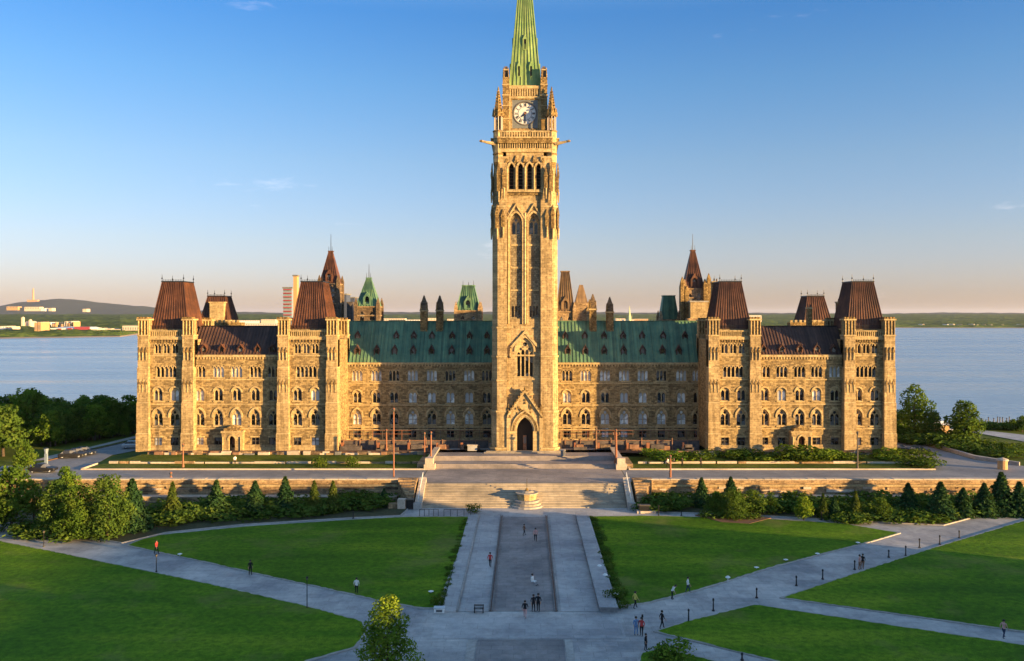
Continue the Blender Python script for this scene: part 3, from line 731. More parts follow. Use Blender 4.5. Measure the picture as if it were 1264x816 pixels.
# big traceried window
b=MB(); z0,z1=tz(466),tz(417); y=TY+PY
holes=[lanc(-1.17+.78*i,z0+.12,z0+4.7+(.5 if i in(1,2) else 0),.56,.45) for i in range(4)]
holes+=[[(cx+r*math.cos(t*PI/4),cz+r*math.sin(t*PI/4)) for t in range(8)] for cx,cz,r in ((-.8,z0+5.25,.27),(.8,z0+5.25,.27),(0,z0+6.15,.42),(-.38,z0+5.62+.02,.14),(.38,z0+5.64,.14))]
b.plate(bigwin,holes,y+.4,y+.6,'trim',sides=False); b.poly([(x,y+.62,z) for x,z in bigwin],'glass'); b.build('tracery_window',TW)
for k in range(4):
    T=face_T(k)
    for s in (-1,1):
        c=s*1.67; b=MB(); tw_=lanc(c,tz(289),tz(266),1.85,1.5)
        b.plate(tw_,[lanc(c-.42,tz(288),tz(273),.62,.5),lanc(c+.42,tz(288),tz(273),.62,.5),[(c+.3*math.cos(t*PI/4),tz(270.5)+.3*math.sin(t*PI/4)) for t in range(8)]],PY+.8,PY+.95,'trim',sides=False,T=T)
        b.mesh([(x,PY+.97,z) for x,z in tw_],[tuple(range(len(tw_)))],'glass',T); b.build('lancet_window',TW)
        b=MB()
        for d in (-.6,0,.6):
            l=lanc(c+d,tz(391.5),tz(377),.42,.35); b.mesh([(x,PY+.9,z) for x,z in l],[tuple(range(len(l)))],'glass',T)
        b.build('narrow_windows',TW)
    b=MB()
    for d in (-2.55,-.85,.85,2.55):
        for j in range(7):
            zz=tz(234)+.3+j*.62; b.box(d-.42,d+.42,PY+.3,PY+.6,zz,zz+.08,'darkstone',T)
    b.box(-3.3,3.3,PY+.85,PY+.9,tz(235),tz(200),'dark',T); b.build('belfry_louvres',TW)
    # clock
    TT=Matrix.Translation((TC[0],TC[1],0)) @ Matrix.Rotation(k*PI/2,4,'Z') @ Matrix.Translation((0,-3.82,0))
    c=MB(); c.plate(rect(-2.55,2.55,60.9,66.3),[[(2.12*math.cos(t*PI/16),63.75+2.12*math.sin(t*PI/16)) for t in range(32)]],.08,.3,'clockframe',T=TT)
    c.box(-2.55,-2.42,.0,.08,60.9,66.3,'trim',TT); c.box(2.42,2.55,.0,.08,60.9,66.3,'trim',TT)
    for i in range(32):
        a=2*PI*i/32; e=2*PI*(i+1)/32
        c.mesh([(2.12*math.cos(a),-.0,63.75+2.12*math.sin(a)),(2.12*math.cos(e),-.0,63.75+2.12*math.sin(e)),(2.3*math.cos(e),-.0,63.75+2.3*math.sin(e)),(2.3*math.cos(a),-.0,63.75+2.3*math.sin(a)),
                (2.3*math.cos(a),.08,63.75+2.3*math.sin(a)),(2.3*math.cos(e),.08,63.75+2.3*math.sin(e))],[(0,1,2,3),(3,2,5,4)],'frame',TT)
    c.build('clock_frame',TW)
    c=MB(); n=32
    c.mesh([(2.1*math.cos(2*PI*i/n),.2,63.75+2.1*math.sin(2*PI*i/n)) for i in range(n)],[tuple(range(n))],'dial',TT); 
    c.build('clock_face',TW)
    c=MB()
    ROM=['XII','I','II','III','IV','V','VI','VII','VIII','IX','X','XI']
    for h_ in range(12):
        a=-h_*PI/6; RT=TT@Matrix.Translation((0,.17,63.75))@Matrix.Rotation(-a,4,'Y')
        s=ROM[h_]; wd={'I':.12,'V':.3,'X':.3}; tot=sum(wd[q] for q in s); u=-tot/2
        for q in s:
            m=u+wd[q]/2
            if q=='I': c.box(m-.045,m+.045,0,.02,1.38,1.92,'iron',RT)
            elif q=='V':
                for sg in (-1,1): c.mesh([(m-.03,0,1.38),(m+.03,0,1.38),(m+sg*.12+.03,0,1.92),(m+sg*.12-.03,0,1.92)],[(0,1,2,3)],'iron',RT)
            else:
                for sg in (-1,1): c.mesh([(m-sg*.12-.035,0,1.38),(m-sg*.12+.035,0,1.38),(m+sg*.12+.035,0,1.92),(m+sg*.12-.035,0,1.92)],[(0,1,2,3)],'iron',RT)
            u+=wd[q]
    for h_ in range(60):
        RT=TT@Matrix.Translation((0,.17,63.75))@Matrix.Rotation(h_*PI/30,4,'Y'); c.box(-.02,.02,0,.02,1.98,2.08,'iron',RT)
    for i in range(40):
        a=2*PI*i/40; e=2*PI*(i+1)/40
        c.mesh([(r*math.cos(q),.17,63.75+r*math.sin(q)) for q,r in ((a,1.24),(e,1.24),(e,1.30),(a,1.30))],[(0,1,2,3)],'iron',TT)
    c.build('clock_numerals',TW)
    c=MB()
    for ang,ln,wd_ in ((225,1.1,.12),(180,1.75,.08)):
        RT=TT@Matrix.Translation((0,.1,63.75))@Matrix.Rotation(math.radians(ang),4,'Y')
        c.mesh([(-wd_,0,-.35),(wd_,0,-.35),(wd_*1.2,0,ln*.6),(0,0,ln),(-wd_*1.2,0,ln*.6)],[(0,1,2,3,4)],'iron',RT)
    c.cyl(0,0,0,0,0,0,'iron',3) if 0 else None
    c.box(-.15,.15,.06,.12,63.6,63.9,'rust',TT); c.build('clock_hands',TW)
    # corner turret with open shafts and cone
    RT=Matrix.Translation((TC[0],TC[1],0))@Matrix.Rotation(k*PI/2,4,'Z'); p=RT@Vector((-5.0,-5.0,0)); b=MB(); r=.95
    b.cyl(p.x,p.y,54.2,60.1,r,r,'trim',8,PI/8); b.cyl(p.x,p.y,52.8,54.2,.5,r,'carved',8,PI/8)
    for zz in (55.6,57.6,59.9): b.cyl(p.x,p.y,zz,zz+.25,r+.12,r+.12,'carved',8,PI/8)
    for i in range(8):
        a=2*PI*i/8; b.cyl(p.x+.75*math.cos(a),p.y+.75*math.sin(a),60.15,62.8,.11,.11,'turretshaft',6)
        q=(p.x+.95*math.cos(a),p.y+.95*math.sin(a)); b.cyl(q[0],q[1],62.9,64.5,.24,.03,'carved',5)
    b.cyl(p.x,p.y,62.8,63.5,r+.12,r+.18,'carved',8,PI/8); b.cyl(p.x,p.y,63.5,64.3,r,.8,'carved',8,PI/8); b.cyl(p.x,p.y,64.3,68.0,.72,.1,'carved',8,PI/8)
    for i in range(1,7):
        for j in range(4):
            a=PI/4+j*PI/2; rr=.75*(1-i/7.5)+.12; b.box(p.x+rr*math.cos(a)-.1,p.x+rr*math.cos(a)+.1,p.y+rr*math.sin(a)-.1,p.y+rr*math.sin(a)+.1,64.2+i*.52,64.45+i*.52,'carved')
    b.cyl(p.x,p.y,67.9,68.5,.22,.05,'carved',6); b.build('turret',TW)
    # pinnacle on the clock stage corner
    p=RT@Vector((-3.6,-3.6,0)); b=MB()
    b.box(p.x-.62,p.x+.62,p.y-.62,p.y+.62,60.5,70.5,'carved')
    for zz in (62.5,65,67,69): b.box(p.x-.7,p.x+.7,p.y-.7,p.y+.7,zz,zz+.2,'trim')
    for sx in (-.45,.45):
        for sy in (-.45,.45): b.cyl(p.x+sx,p.y+sy,70.5,72.3,.2,.1,'carved',6)
    b.box(p.x-.3,p.x+.3,p.y-.3,p.y+.3,70.5,72.6,'darkstone'); b.box(p.x-.55,p.x+.55,p.y-.55,p.y+.55,71.8,72.05,'trim'); b.build('pinnacle',TW)
    if k>1: continue
    # gargoyle
    p=RT@Vector((-5.6,-5.6,0)); d=(RT.to_3x3()@Vector((-1,-.25,0))).normalized()
    if k in (1,): d=Vector((1,-.25,0)).normalized()
    if k in (2,): d=Vector((1,.25,0)).normalized()
    if k in (3,): d=Vector((-1,.25,0)).normalized()
    b=MB(); a0=Vector((p.x,p.y,57.6)); a1=a0+d*1.5+Vector((0,0,.2)); a2=a0+d*2.5+Vector((0,0,.4)); 
    b.tube(a0,a1,.38,.26,'trim',6); b.tube(a1,a2,.26,.2,'trim',6); b.tube(a2,a2+d*.45+Vector((0,0,.02)),.28,.16,'carved',6)
    b.build('gargoyle',TW)
# spire
sp=MB(); z0=69.0; prof=[(69.0,3.0),(74,2.55),(80,1.98),(86.5,1.38),(93,.78),(99.5,.18)]
for (za,ra),(zb,rb) in zip(prof,prof[1:]):
    sp.frus((-ra,ra,TC[1]-ra,TC[1]+ra),(-rb,rb,TC[1]-rb,TC[1]+rb),za,zb,'spirecopper')
    for k in range(4):
        T=Matrix.Translation((TC[0],TC[1],0)) @ Matrix.Rotation(k*PI/2,4,'Z')
        for i in range(9):
            u=-1+2*i/8; p=Vector((u*ra,-ra,za)); q=Vector((u*rb,-rb,zb)); s=Vector((.06,0,0)); nr=Vector((0,-.11,.02))
            sp.mesh([p-s,p+s,q+s,q-s,p-s+nr,p+s+nr,q+s+nr,q-s+nr],[(4,5,6,7),(0,4,7,3),(1,2,6,5)],'spirecopper',T)
sp.box(-3.2,3.2,TC[1]-3.2,TC[1]+3.2,68.95,69.25,'spirecopper')
sp.cyl(0,TC[1],99,104,.08,.05,'iron',6); sp.build('spire',TW)
for k in range(4):
    T=Matrix.Translation((TC[0],TC[1],0)) @ Matrix.Rotation(k*PI/2,4,'Z')
    for dx,za,w_,h_ in ((-1.15,70.9,.75,2.6),(1.15,70.9,.75,2.6),(0,76.2,.9,2.6)):
        r=np.interp(za,[a for a,_ in prof],[c for _,c in prof]); b=MB(); yy=-r-.12
        TT=T@Matrix.Translation((dx,yy,za))
        b.plate([(-w_/2,0),(w_/2,0),(w_/2,h_*.8),(0,h_*1.15),(-w_/2,h_*.8)],[rect(-w_*.26,w_*.26,.15,h_*.78)],0,.8,'spirecopper',T=TT)
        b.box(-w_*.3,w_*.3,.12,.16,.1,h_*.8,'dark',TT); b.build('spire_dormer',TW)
# portal doors, recessed in the arch
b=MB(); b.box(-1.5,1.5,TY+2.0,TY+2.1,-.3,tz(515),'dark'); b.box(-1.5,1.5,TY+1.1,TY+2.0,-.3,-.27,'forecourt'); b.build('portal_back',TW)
b=MB(); b.box(-.35,.3,TY+1.75,TY+1.85,-.25,2.9,'wood'); b.box(-.28,.22,TY+1.7,TY+1.75,1.4,2.6,'glass'); b.build('door',TW)
# ------------------------------------------------------------------ the ground, water and far land
def struct(b,name):
    o=b.build(name); o['kind']='structure'; return o
def sheet(name, pts, z, mat, kind=True):
    b=MB()
    tris=tessellate_polygon([[Vector((x,y,0)) for x,y in pts]])
    vs=[(x,y,z) for x,y in pts]; fs=[]
    for t in tris:
        a,c,d=[Vector(vs[q]) for q in t]
        if (c-a).cross(d-a).z<0: t=(t[0],t[2],t[1])
        fs.append(tuple(t))
    b.mesh(vs,fs,mat); return struct(b,name)
ZL,ZU=-4.0,-1.2
prof=[(-1500,-4.1),(137.02,-4.1),(137.03,-1.25),(212,-1.3),(222,-5),(262,-51.5),(300,-56),(60000,-56)]
b=MB()
xs=[-40000,-3000,-600,-200,0,200,600,3000,40000]
for (y0,z0),(y1,z1) in zip(prof,prof[1:]):
    for xa,xb in zip(xs,xs[1:]): b.poly([(xa,y0,z0),(xb,y0,z0),(xb,y1,z1),(xa,y1,z1)],'rough')
struct(b,'ground')
# water
m,nt,bs,o_=newmat('lake_water'); p=pos(nt)
mp=nd(nt,'ShaderNodeMapping'); mp.inputs['Scale'].default_value=(.05,.22,1); nt.links.new(p,mp.inputs[0])
n1=noise(nt,mp.outputs[0],1.0,6,.65); mp2=nd(nt,'ShaderNodeMapping'); mp2.inputs['Scale'].default_value=(.0012,.009,1); nt.links.new(p,mp2.inputs[0]); n2=noise(nt,mp2.outputs[0],1.0,5,.6)
bs.inputs['Base Color'].default_value=(.26,.37,.48,1); bs.inputs['IOR'].default_value=1.333
rr=ramp(nt,n2.outputs[0],[(.35,(.10,)*3),(.65,(.34,)*3)]); nt.links.new(rr.outputs[0],bs.inputs['Roughness'])
bump(nt,bs,n1.outputs[0],.9,2.2); M['water']=m
b=MB(); b.poly([(-9000,225,-50),(9000,225,-50),(9000,12000,-50),(-9000,12000,-50)],'water'); struct(b,'lake')
# far land: heightfield laid out over the far shore
M['woods']=None
m,nt,bs,o_=newmat('distant_woods'); p=pos(nt)
n1=noise(nt,p,.02,5,.75); n2=noise(nt,p,.0016,4,.6)
c=ramp(nt,n1.outputs[0],[(.3,(.018,.04,.012)),(.52,(.05,.085,.02)),(.72,(.13,.15,.03))]).outputs[0]
c=mixc(nt,1.0,c,ramp(nt,n2.outputs[0],[(.35,(.7,.75,.8)),(.65,(1.4,1.3,1.0))]).outputs[0],'MULTIPLY')
nt.links.new(c,bs.inputs['Base Color']); bs.inputs['Roughness'].default_value=1; bs.inputs['Specular IOR Level'].default_value=0
M['woods']=m
M['beach']=speckle('shore_sand',(.30,.19,.11),(.45,.32,.2),.05)
M['hillside']=plain('hill_forest',(.04,.055,.05),1,0,0)
from mathutils import noise as mn
def shore(px):
    t=[(-2600,2500),(0,2650),(150,2850),(175,3300),(300,3600),(560,4300),(900,4600),(1100,4740),(1600,4500),(3400,4200)]
    return float(np.interp(px,[a for a,_ in t],[c for _,c in t]))
def farz(d): return float(np.interp(d,[0,25,60,600,1800,4300,6500],[-51,-48.5,-47,-42,-30,4,19]))
pxs=list(np.arange(-2400,3400,7.0)); K=[0,30,60]+list(np.geomspace(75,7000,110))
b=MB(); W=len(pxs); vs=[];rn=np.random.default_rng(3)
for j,d in enumerate(K):
    for i,px in enumerate(pxs):
        sh=shore(px)+40*mn.noise(Vector((px*.02,3,0))); Y=sh+d; x=(px-CX)*Y/FO
        h=farz(d)
        if j>2:
            a=9 if d<3000 else 13
            h+=a*abs(mn.noise(Vector((x*.011,Y*.011,1))))*1.2+rn.uniform(0,1)*(5 if d<2500 else 7)
        vs.append((x,Y,h))
fs=[];fm=[]
for j in range(len(K)-1):
    for i in range(W-1): fs.append((j*W+i,j*W+i+1,(j+1)*W+i+1,(j+1)*W+i)); fm.append(0 if j<2 else 1)
b.mesh(vs,[f for f,m_ in zip(fs,fm) if m_==0],'beach'); struct(b,'far_shore')
b=MB(); b.mesh(vs,[f for f,m_ in zip(fs,fm) if m_==1],'woods'); o=b.build('distant_woodland'); tag(o,kind='stuff',label='dark green distant woodland covering the far shore of the lake',cat='woodland')
# hills
b=MB(); YH=15000.; pts=[(-900,385),(-200,380),(0,383),(20,374),(40,371),(60,370),(75,368.5),(95,370),(120,373),(150,376),(180,378.5),(220,383),(270,384),(340,386),(420,385.5),(560,385),(700,384.5),(780,386),(900,386),(1100,387),(1160,385.8),(1300,386.5),(2000,385)]
ppx=np.arange(-900,2000,4.0); vs=[]
for k,(yy,f) in enumerate(((YH-1800,0),(YH-900,.55),(YH,1),(YH+1500,.6))):
    for px in ppx:
        top=HC-(np.interp(px,[a for a,_ in pts],[c for _,c in pts])-HY)*YH/FO
        zz=-20+(top+20)*f+ (12*mn.noise(Vector((px*.07,k,0))) if f else 0); vs.append(((px-CX)*YH/FO,yy,zz))
W=len(ppx); b.mesh(vs,[(j*W+i,j*W+i+1,(j+1)*W+i+1,(j+1)*W+i) for j in range(3) for i in range(W-1)],'hillside'); struct(b,'hills')

# ---- lower plaza and lawns
def P4(l,z=ZL): return [G(px,py,z) for px,py in l]
sheet('plaza_paving',[(-260,-60),(260,-60),(260,132.6),(-260,132.6)],ZL-.02,'pave')
def bed(name, pts, mat, h=.09, kw=.28, kmat='kerb', z=ZL):
    """a raised bed with a stone kerb round it; pts in world"""
    n=len(pts); ar=sum(pts[i][0]*pts[(i+1)%n][1]-pts[(i+1)%n][0]*pts[i][1] for i in range(n))
    if ar<0: pts=pts[::-1]
    inn=[]
    for i in range(n):
        a=Vector(pts[i-1]); c=Vector(pts[i]); d=Vector(pts[(i+1)%n])
        u=(c-a).normalized(); v=(d-c).normalized(); nu=Vector((-u.y,u.x)); nv=Vector((-v.y,v.x)); bis=(nu+nv)
        if bis.length<1e-3: bis=nu
        bis.normalize(); k=kw/max(.35,bis.dot(nu)); inn.append((c.x+bis.x*k,c.y+bis.y*k))
    b=MB(); N=n
    vs=[(x,y,z-.06) for x,y in pts]+[(x,y,z+h) for x,y in pts]+[(x,y,z+h) for x,y in inn]+[(x,y,z-.02) for x,y in inn]
    b.mesh(vs,[f for i in range(N) for f in ((i,(i+1)%N,N+(i+1)%N,N+i),(N+i,N+(i+1)%N,2*N+(i+1)%N,2*N+i),(2*N+i,2*N+(i+1)%N,3*N+(i+1)%N,3*N+i))],kmat)
    k=struct(b,'kerb')
    if mat!='lawn': return sheet(name,inn,z+h-.03,mat)
    rg=[]        # the turf creeps unevenly over the kerb
    for i in range(n):
        a=Vector(inn[i]); c=Vector(inn[(i+1)%n]); L_=(c-a).length; q=max(1,min(160,int(L_/.45))); o_=Vector(((c-a).y,-(c-a).x)).normalized()
        for j in range(q):
            p_=a.lerp(c,j/q)+o_*(.015+(.2*rnd.random()**2 if j else 0)); rg.append((p_.x,p_.y))
    return sheet(name,rg,z+h+.012,mat)
lawnA=P4([(155,674),(175,666),(200,660.5),(300,650.5),(430,642),(500,638.5),(584,638),(541,752),(522,752),(480,745),(400,727),(330,712),(250,694)])
lawnB=P4([(-700,560),(-150,636),(0,668),(100,688),(250,719),(380,748.5),(450,768),(452,783),(440,800),(380,817)])+[(-22,66),(-60,50),(-200,50),(-260,100)]
lawnC=P4([(722,638),(800,637),(930,640),(1040,646.5),(1112,658.5),(1080,668),(960,699),(860,730),(800,745),(765,749)])
lawnD=P4([(962,738.5),(1137,681),(1264,643),(1700,560),(2400,620),(1264,781)])
lawnE=P4([(806,780),(852,766),(930,746.5),(1264,796.5)])+[(60,70),(50,62),(26,66)]+P4([(960,818)])
for l,h in ((lawnA,.08),(lawnB,.09),(lawnC,.1),(lawnD,.11),(lawnE,.12)): bed('lawn',l,'lawn')
bed('lawn',P4([(790,806),(815,801),(850,808),(905,822),(900,840),(780,840)]),'lawn')
# planting beds below the terrace wall
bed('planting_bed',[(-200,136.9)]+[(-17.8,136.9),(-17.8,130.0)]+P4([(495,637),(430,640),(300,648),(205,658),(150,671),(60,656),(0,644),(-300,600)]),'soil',.12,.2)
bed('planting_bed',[(17.8,136.9),(200,136.9)]+P4([(1500,600),(1264,629),(1210,637),(1165,649),(1040,643),(930,636.5),(800,632)])+[(17.8,131)],'soil',.12,.2)
bed('planting_bed',P4([(858,636),(890,645),(925,647),(952,640),(925,636.5)],ZL+.04),'mulch',.1,.12,'mulch',ZL+.04)
# promenade
def lane(name,x0,x1,y0,y1,z,mat): return sheet(name,[(x0,y0),(x1,y0),(x1,y1),(x0,y1)],z,mat)
lane('walkway',-6.6,-3.6,85.8,126.6,ZL+.012,'walk'); lane('walkway',3.6,7.4,85.8,126.6,ZL+.012,'walk')
lane('central_lane',-3.2,2.9,85.9,126,ZL+.016,'lane')
lane('central_lane',-4.3,3.5,40,78.4,ZL+.012,'lane'); lane('walkway',-5.2,-4.4,40,78.4,ZL+.016,'kerb'); lane('walkway',3.6,4.3,40,78.4,ZL+.016,'kerb')
lane('walkway',-8.6,9.3,78.6,84.2,ZL+.008,'walk')
b=MB()
for x0,x1 in ((-3.62,-3.22),(2.92,3.32)):
    b.box(x0,x0+.14,85.8,126.4,ZL,ZL+.16,'kerbdark'); b.box(x1-.14,x1,85.8,126.4,ZL,ZL+.16,'kerbdark'); b.box(x0+.14,x1-.14,85.8,126.4,ZL,ZL+.03,'iron')
o=struct(b,'drain_channel')
def wallbox(name,label,boxes,cat='wall'):
    b=MB()
    for a in boxes: b.box(*a)
    o=b.build(name); return tag(o,label,cat)
wallbox('low_wall','low broad grey granite wall along the right edge of the central promenade',[(7.5,9.2,85.6,126.6,ZL-.02,ZL+.42,'kerbdark'),(7.42,9.28,85.5,126.7,ZL+.424,ZL+.54,'walk')])
wallbox('low_wall','low grey kerb wall with pale edge line along the left of the promenade',[(-8.3,-6.9,85.6,126.6,ZL-.02,ZL+.16,'walk'),(-6.88,-6.7,85.6,126.6,ZL-.02,ZL+.2,'kerb')])
# ---- great steps, fountain
b=MB(); N=15; y0,y1=131.7,136.9
for i in range(N):
    b.box(-15.8,15.6,y0+(y1-y0)*i/N,137.3,ZL-.02+(2.8)*i/N+.001,ZL-.02+2.8*(i+1)/N,'step')
    if i%5==4: pass
struct(b,'steps')
b=MB(); b.poly([(-16.8,137.3,ZU),(16.6,137.3,ZU),(16.6,148.4,ZU),(-16.8,148.4,ZU)],'forecourt')
struct(b,'forecourt')
for s,lab in ((-1,'pale sloping stone handrail wall at the left end of the great steps'),(1,'bluish white sloping handrail wall at the right end of the great steps')):
    b=MB(); x0=-16.9 if s<0 else 15.7; x1=x0+1.1
    b.mesh([(x0,131.2,ZL),(x1,131.2,ZL),(x1,137.9,ZL),(x0,137.9,ZL),(x0,131.2,ZL+.7),(x1,131.2,ZL+.7),(x1,137.9,ZU+.75),(x0,137.9,ZU+.75)],
           [(0,3,2,1),(4,5,6,7),(0,1,5,4),(1,2,6,5),(2,3,7,6),(3,0,4,7)],'coping')
    xm=(x0+x1)/2
    b.box(xm-.6,xm+.6,130.4,131.2,ZL,ZL+1.0,'kerb')
    o=b.build('stair_wall'); tag(o,lab,'wall')
    r=MB(); 
    for i in range(8):
        t=i/7; yy=131.4+6.3*t; zz=ZL+.7+(ZU-ZL+.05)*t; r.box(xm-.03,xm+.03,yy-.03,yy+.03,zz,zz+.8,'palemetal')
    r.tube((xm,131.4,ZL+1.5),(xm,137.7,ZU+1.55),.05,.05,'white'); q=r.build('handrail',o)
fx=.3
f=empty('fountain',(fx,133.4,ZL),label='round pale stone fountain with stepped base in the middle of the great steps',cat='fountain'); f.scale=(.95,.95,.75)
b=MB(); b.cyl(0,0,-.02,.35,3.0,3.0,'kerb',20); b.cyl(0,0,.35,.8,2.5,2.5,'step',20); b.cyl(0,0,.8,1.3,2.0,2.1,'kerb',20); b.build('basin',f)
b=MB(); b.cyl(0,0,1.3,2.6,1.5,1.7,'trim',12); b.cyl(0,0,2.6,2.8,1.9,1.9,'step',12); b.cyl(0,0,2.8,3.1,1.2,.8,'step',12); b.build('drum',f)
b=MB(); b.cyl(0,0,3.1,3.6,.3,.2,'carved',8); b.cyl(0,0,3.6,5.6,.06,.04,'iron',6); b.build('spout',f)
# ---- upper road, forecourt steps
def PU(l): return [G(px,py,ZU) for px,py in l]
lane('road',-250,-16.9,137.9,148.4,ZU,'road'); lane('road',16.7,250,137.9,148.4,ZU,'road')
sheet('side_road',PU([(40,581),(140,580.2),(118,573),(138,562),(178,554),(185,540),(172,541.5),(100,558),(62,569),(20,577)]),ZU+.008,'road')
sheet('pavement',PU([(58,568),(100,556.5),(172,540),(190,537),(190,534.5),(172,537.0),(110,552),(60,563),(40,569)]),ZU+.02,'kerb')
sheet('car_park',PU([(-60,586),(60,585.5),(85,579),(60,573),(-60,578)]),ZU+.004,'pave')
sheet('side_road',PU([(1100,537),(1150,552),(1203,567.5),(1270,576),(1400,576),(1400,581),(1152,580.2),(1154,576),(1120,560),(1100,557)]),ZU+.008,'road')
sheet('path',PU([(1264,545),(1208,534.8),(1170,530),(1150,529),(1150,527.5),(1180,528),(1230,533),(1400,552),(1400,562)]),ZU+.01,'walk')
sheet('path',PU([(1104,533),(1125,531),(1170,531),(1170,533.5),(1125,534.5),(1104,538)]),ZU+.006,'walk')
# low wall along the right-hand side road
w=PU([(1104,538),(1150,551),(1203,566.5),(1258,575)])
b=MB()
for (xa,ya),(xb,yb) in zip(w,w[1:]):
    b.mesh([(xa,ya,ZU-.1),(xb,yb,ZU-.1),(xb+.5,yb+.6,ZU-.1),(xa+.5,ya+.6,ZU-.1),(xa,ya,ZU+.6),(xb,yb,ZU+.6),(xb+.5,yb+.6,ZU+.6),(xa+.5,ya+.6,ZU+.6)],[(4,5,6,7),(0,1,5,4),(2,3,7,6),(3,0,4,7),(1,2,6,5)],'kerb')
o=b.build('road_wall'); tag(o,'long low pale wall bordering the side road right of the building','wall')
w=PU([(58,569.5),(100,559),(176,541.5)]); b=MB()
for (xa,ya),(xb,yb) in zip(w,w[1:]): b.mesh([(xa,ya,ZU),(xb,yb,ZU),(xb,yb+.4,ZU),(xa,ya+.4,ZU),(xa,ya,ZU+.14),(xb,yb,ZU+.14),(xb,yb+.4,ZU+.14),(xa,ya+.4,ZU+.14)],[(4,5,6,7),(0,1,5,4)],'mulch')
struct(b,'kerb')
# forecourt flights
b=MB(); fw=16.2
b.poly([(-fw,148.4,ZU+.0),(fw,148.4,ZU+.0),(fw,149.6,ZU+.0),(-fw,149.6,ZU+.0)],'forecourt')
for i in range(4): b.box(-fw,fw,149.6+.38*i,155,ZU-.02+.15*i,ZU-.02+.15*(i+1),'forecourt')
for i in range(4): b.box(-fw,fw,154.6+.38*i,163,ZU+.58+.15*i,ZU+.58+.15*(i+1),'forecourt')
b.box(-16.2,16.2,160.0,171.6,-.4,-.02,'forecourt')
b.box(-7.6,7.6,158.9,160.5,-.02,.13,'step'); b.box(-7.2,7.2,159.4,160.5,.13,.28,'step')
struct(b,'forecourt_steps')
for s,lab in ((-1,'low dark-sided stone wall along the left edge of the forecourt'),(1,'low dark-sided stone wall along the right edge of the forecourt')):
    x0=s*16.2 if s>0 else -17.1; b=MB()
    b.box(x0,x0+.9,149.0,163,ZU-.05,.35,'kerbdark'); b.box(x0-.1,x0+1.0,148.9,163.1,.354,.5,'coping'); b.box(x0-.4,x0+1.5,148.6,150.1,ZU-.05,-.3,'coping'); b.box(x0-.2,x0+1.2,148.7,149.9,-.3,.75,'coping')
    b.box(x0+(.9 if s>0 else -1.8),x0+(2.7 if s>0 else 0),150.2,158,ZU-.05,-.5,'wallstone')
    o=b.build('forecourt_wall'); tag(o,lab,'wall')
# small things on the forecourt
for i,(px,py,lab) in enumerate(((583,556.5,'grey stone plinth block at the far left of the forecourt'),(695,563,'small dark bollard block right of the tower foot'))):
    x,y=G(px,py,0); b=MB(); b.box(x-.9+.5*i,x+.9-.5*i,y,y+.8,-.02,1.0,'walk' if not i else 'kerbdark'); b.box(x-1+.5*i,x+1-.5*i,y-.1,y+.9,1.0,1.12,'coping'); o=b.build('stone_block'); tag(o,lab,'block')
# ---- terraces with grass in front of the wings
for x0,x1,side in ((X(104,149),X(524,149),0),(X(778,149),X(1153,149),1)):
    b=MB(); L=[(x0,148.7,ZU+.05),(x1,148.7,ZU+.05),(x1,153.6,ZU+.2),(x0+1,153.6,ZU+.2)]
    b.poly(L,'rough'); b.poly([(x0+2.5,154.0,-.85),(x1,154.0,-.85),(x1,160.3,-.45),(x0+5,160.3,-.45)],'rough')
    struct(b,'grass_terrace')
    b=MB(); b.box(x0-.3,x1,148.4,148.7,ZU-.05,ZU+.22,'coping'); b.box(x0-.3,x0+.0,148.7,153.8,ZU-.05,ZU+.3,'coping')
    o=b.build('terrace_kerb'); o['kind']='structure'
    b=MB(); 
    xx=x0+2
    while xx<x1-1.5:
        l=rnd.uniform(1.2,4.5); l=min(l,x1-1-xx); b.box(xx,xx+l,153.7,154.0,ZU,-.72+rnd.uniform(-.05,.12),rnd.choice(['coping','wallstone','coping'])); xx+=l+rnd.choice([0,.0,.3])
    o=b.build('terrace_wall'); tag(o,('long low pale stone wall in the grass terrace at the '+('right' if side else 'left')+' of the forecourt'),'wall')
    b=MB(); b.box(x0+6,x1,160.4,161.9,ZU-.05,-.12,'wallstone'); b.box(x0+6,x1,160.3,162,-.12,.02,'mulch')
    for i in range(60):
        u=rnd.uniform(x0+7,x1-2); l=rnd.uniform(.5,2.5); b.box(u,min(u+l,x1),160.1-rnd.uniform(0,.5),160.3,-.45,rnd.uniform(-.3,.25),rnd.choice(['wallstone','coping','wood','darkstone','kerbdark']))
    o=b.build('foundation_wall'); tag(o,'rough brown stone plinth wall at the foot of the '+('right' if side else 'left')+' wing','wall')
# ---- terrace retaining walls
def terrace(x0,x1,lab,side):
    b=MB(); b.box(x0,x1,136.95,137.6,ZL-.1,ZU+.0,'wallstone')
    b.box(x0,x1,136.75,137.7,ZU+.004,ZU+.5,'wallstone')
    xx=x0
    while xx<x1:
        l=rnd.uniform(1.1,2.3); l=min(l,x1-xx); b.box(xx,xx+l-.06,136.6,137.8,ZU+.504,ZU+.66+rnd.uniform(0,.07),'coping'); xx+=l
    b.box(x0,x1,136.6,136.95,ZU-.5,ZU-.25,'trim')
    xx=x0+1
    while xx<x1-1:
        l=rnd.uniform(.6,5); zz=rnd.uniform(ZL+1.1,ZU-.8); b.box(xx,min(xx+l,x1),136.95-rnd.uniform(.06,.25),136.953,zz,zz+rnd.uniform(.15,.5),rnd.choice(['wallstone','wallstone','coping','darkstone'])); xx+=rnd.uniform(.4,3)
    b.box(x0,x1,135.2,136.55,ZL-.05,ZL+.9,'wallstone'); b.box(x0,x1,135.1,136.6,ZL+.904,ZL+1.02,'coping')
    o=b.build('terrace_wall'); return tag(o,lab,'wall')
terrace(-150,-20.2,'long golden stone retaining wall left of the great steps below the road',0)
terrace(19.4,170,'long golden stone retaining wall right of the great steps below the road',1)
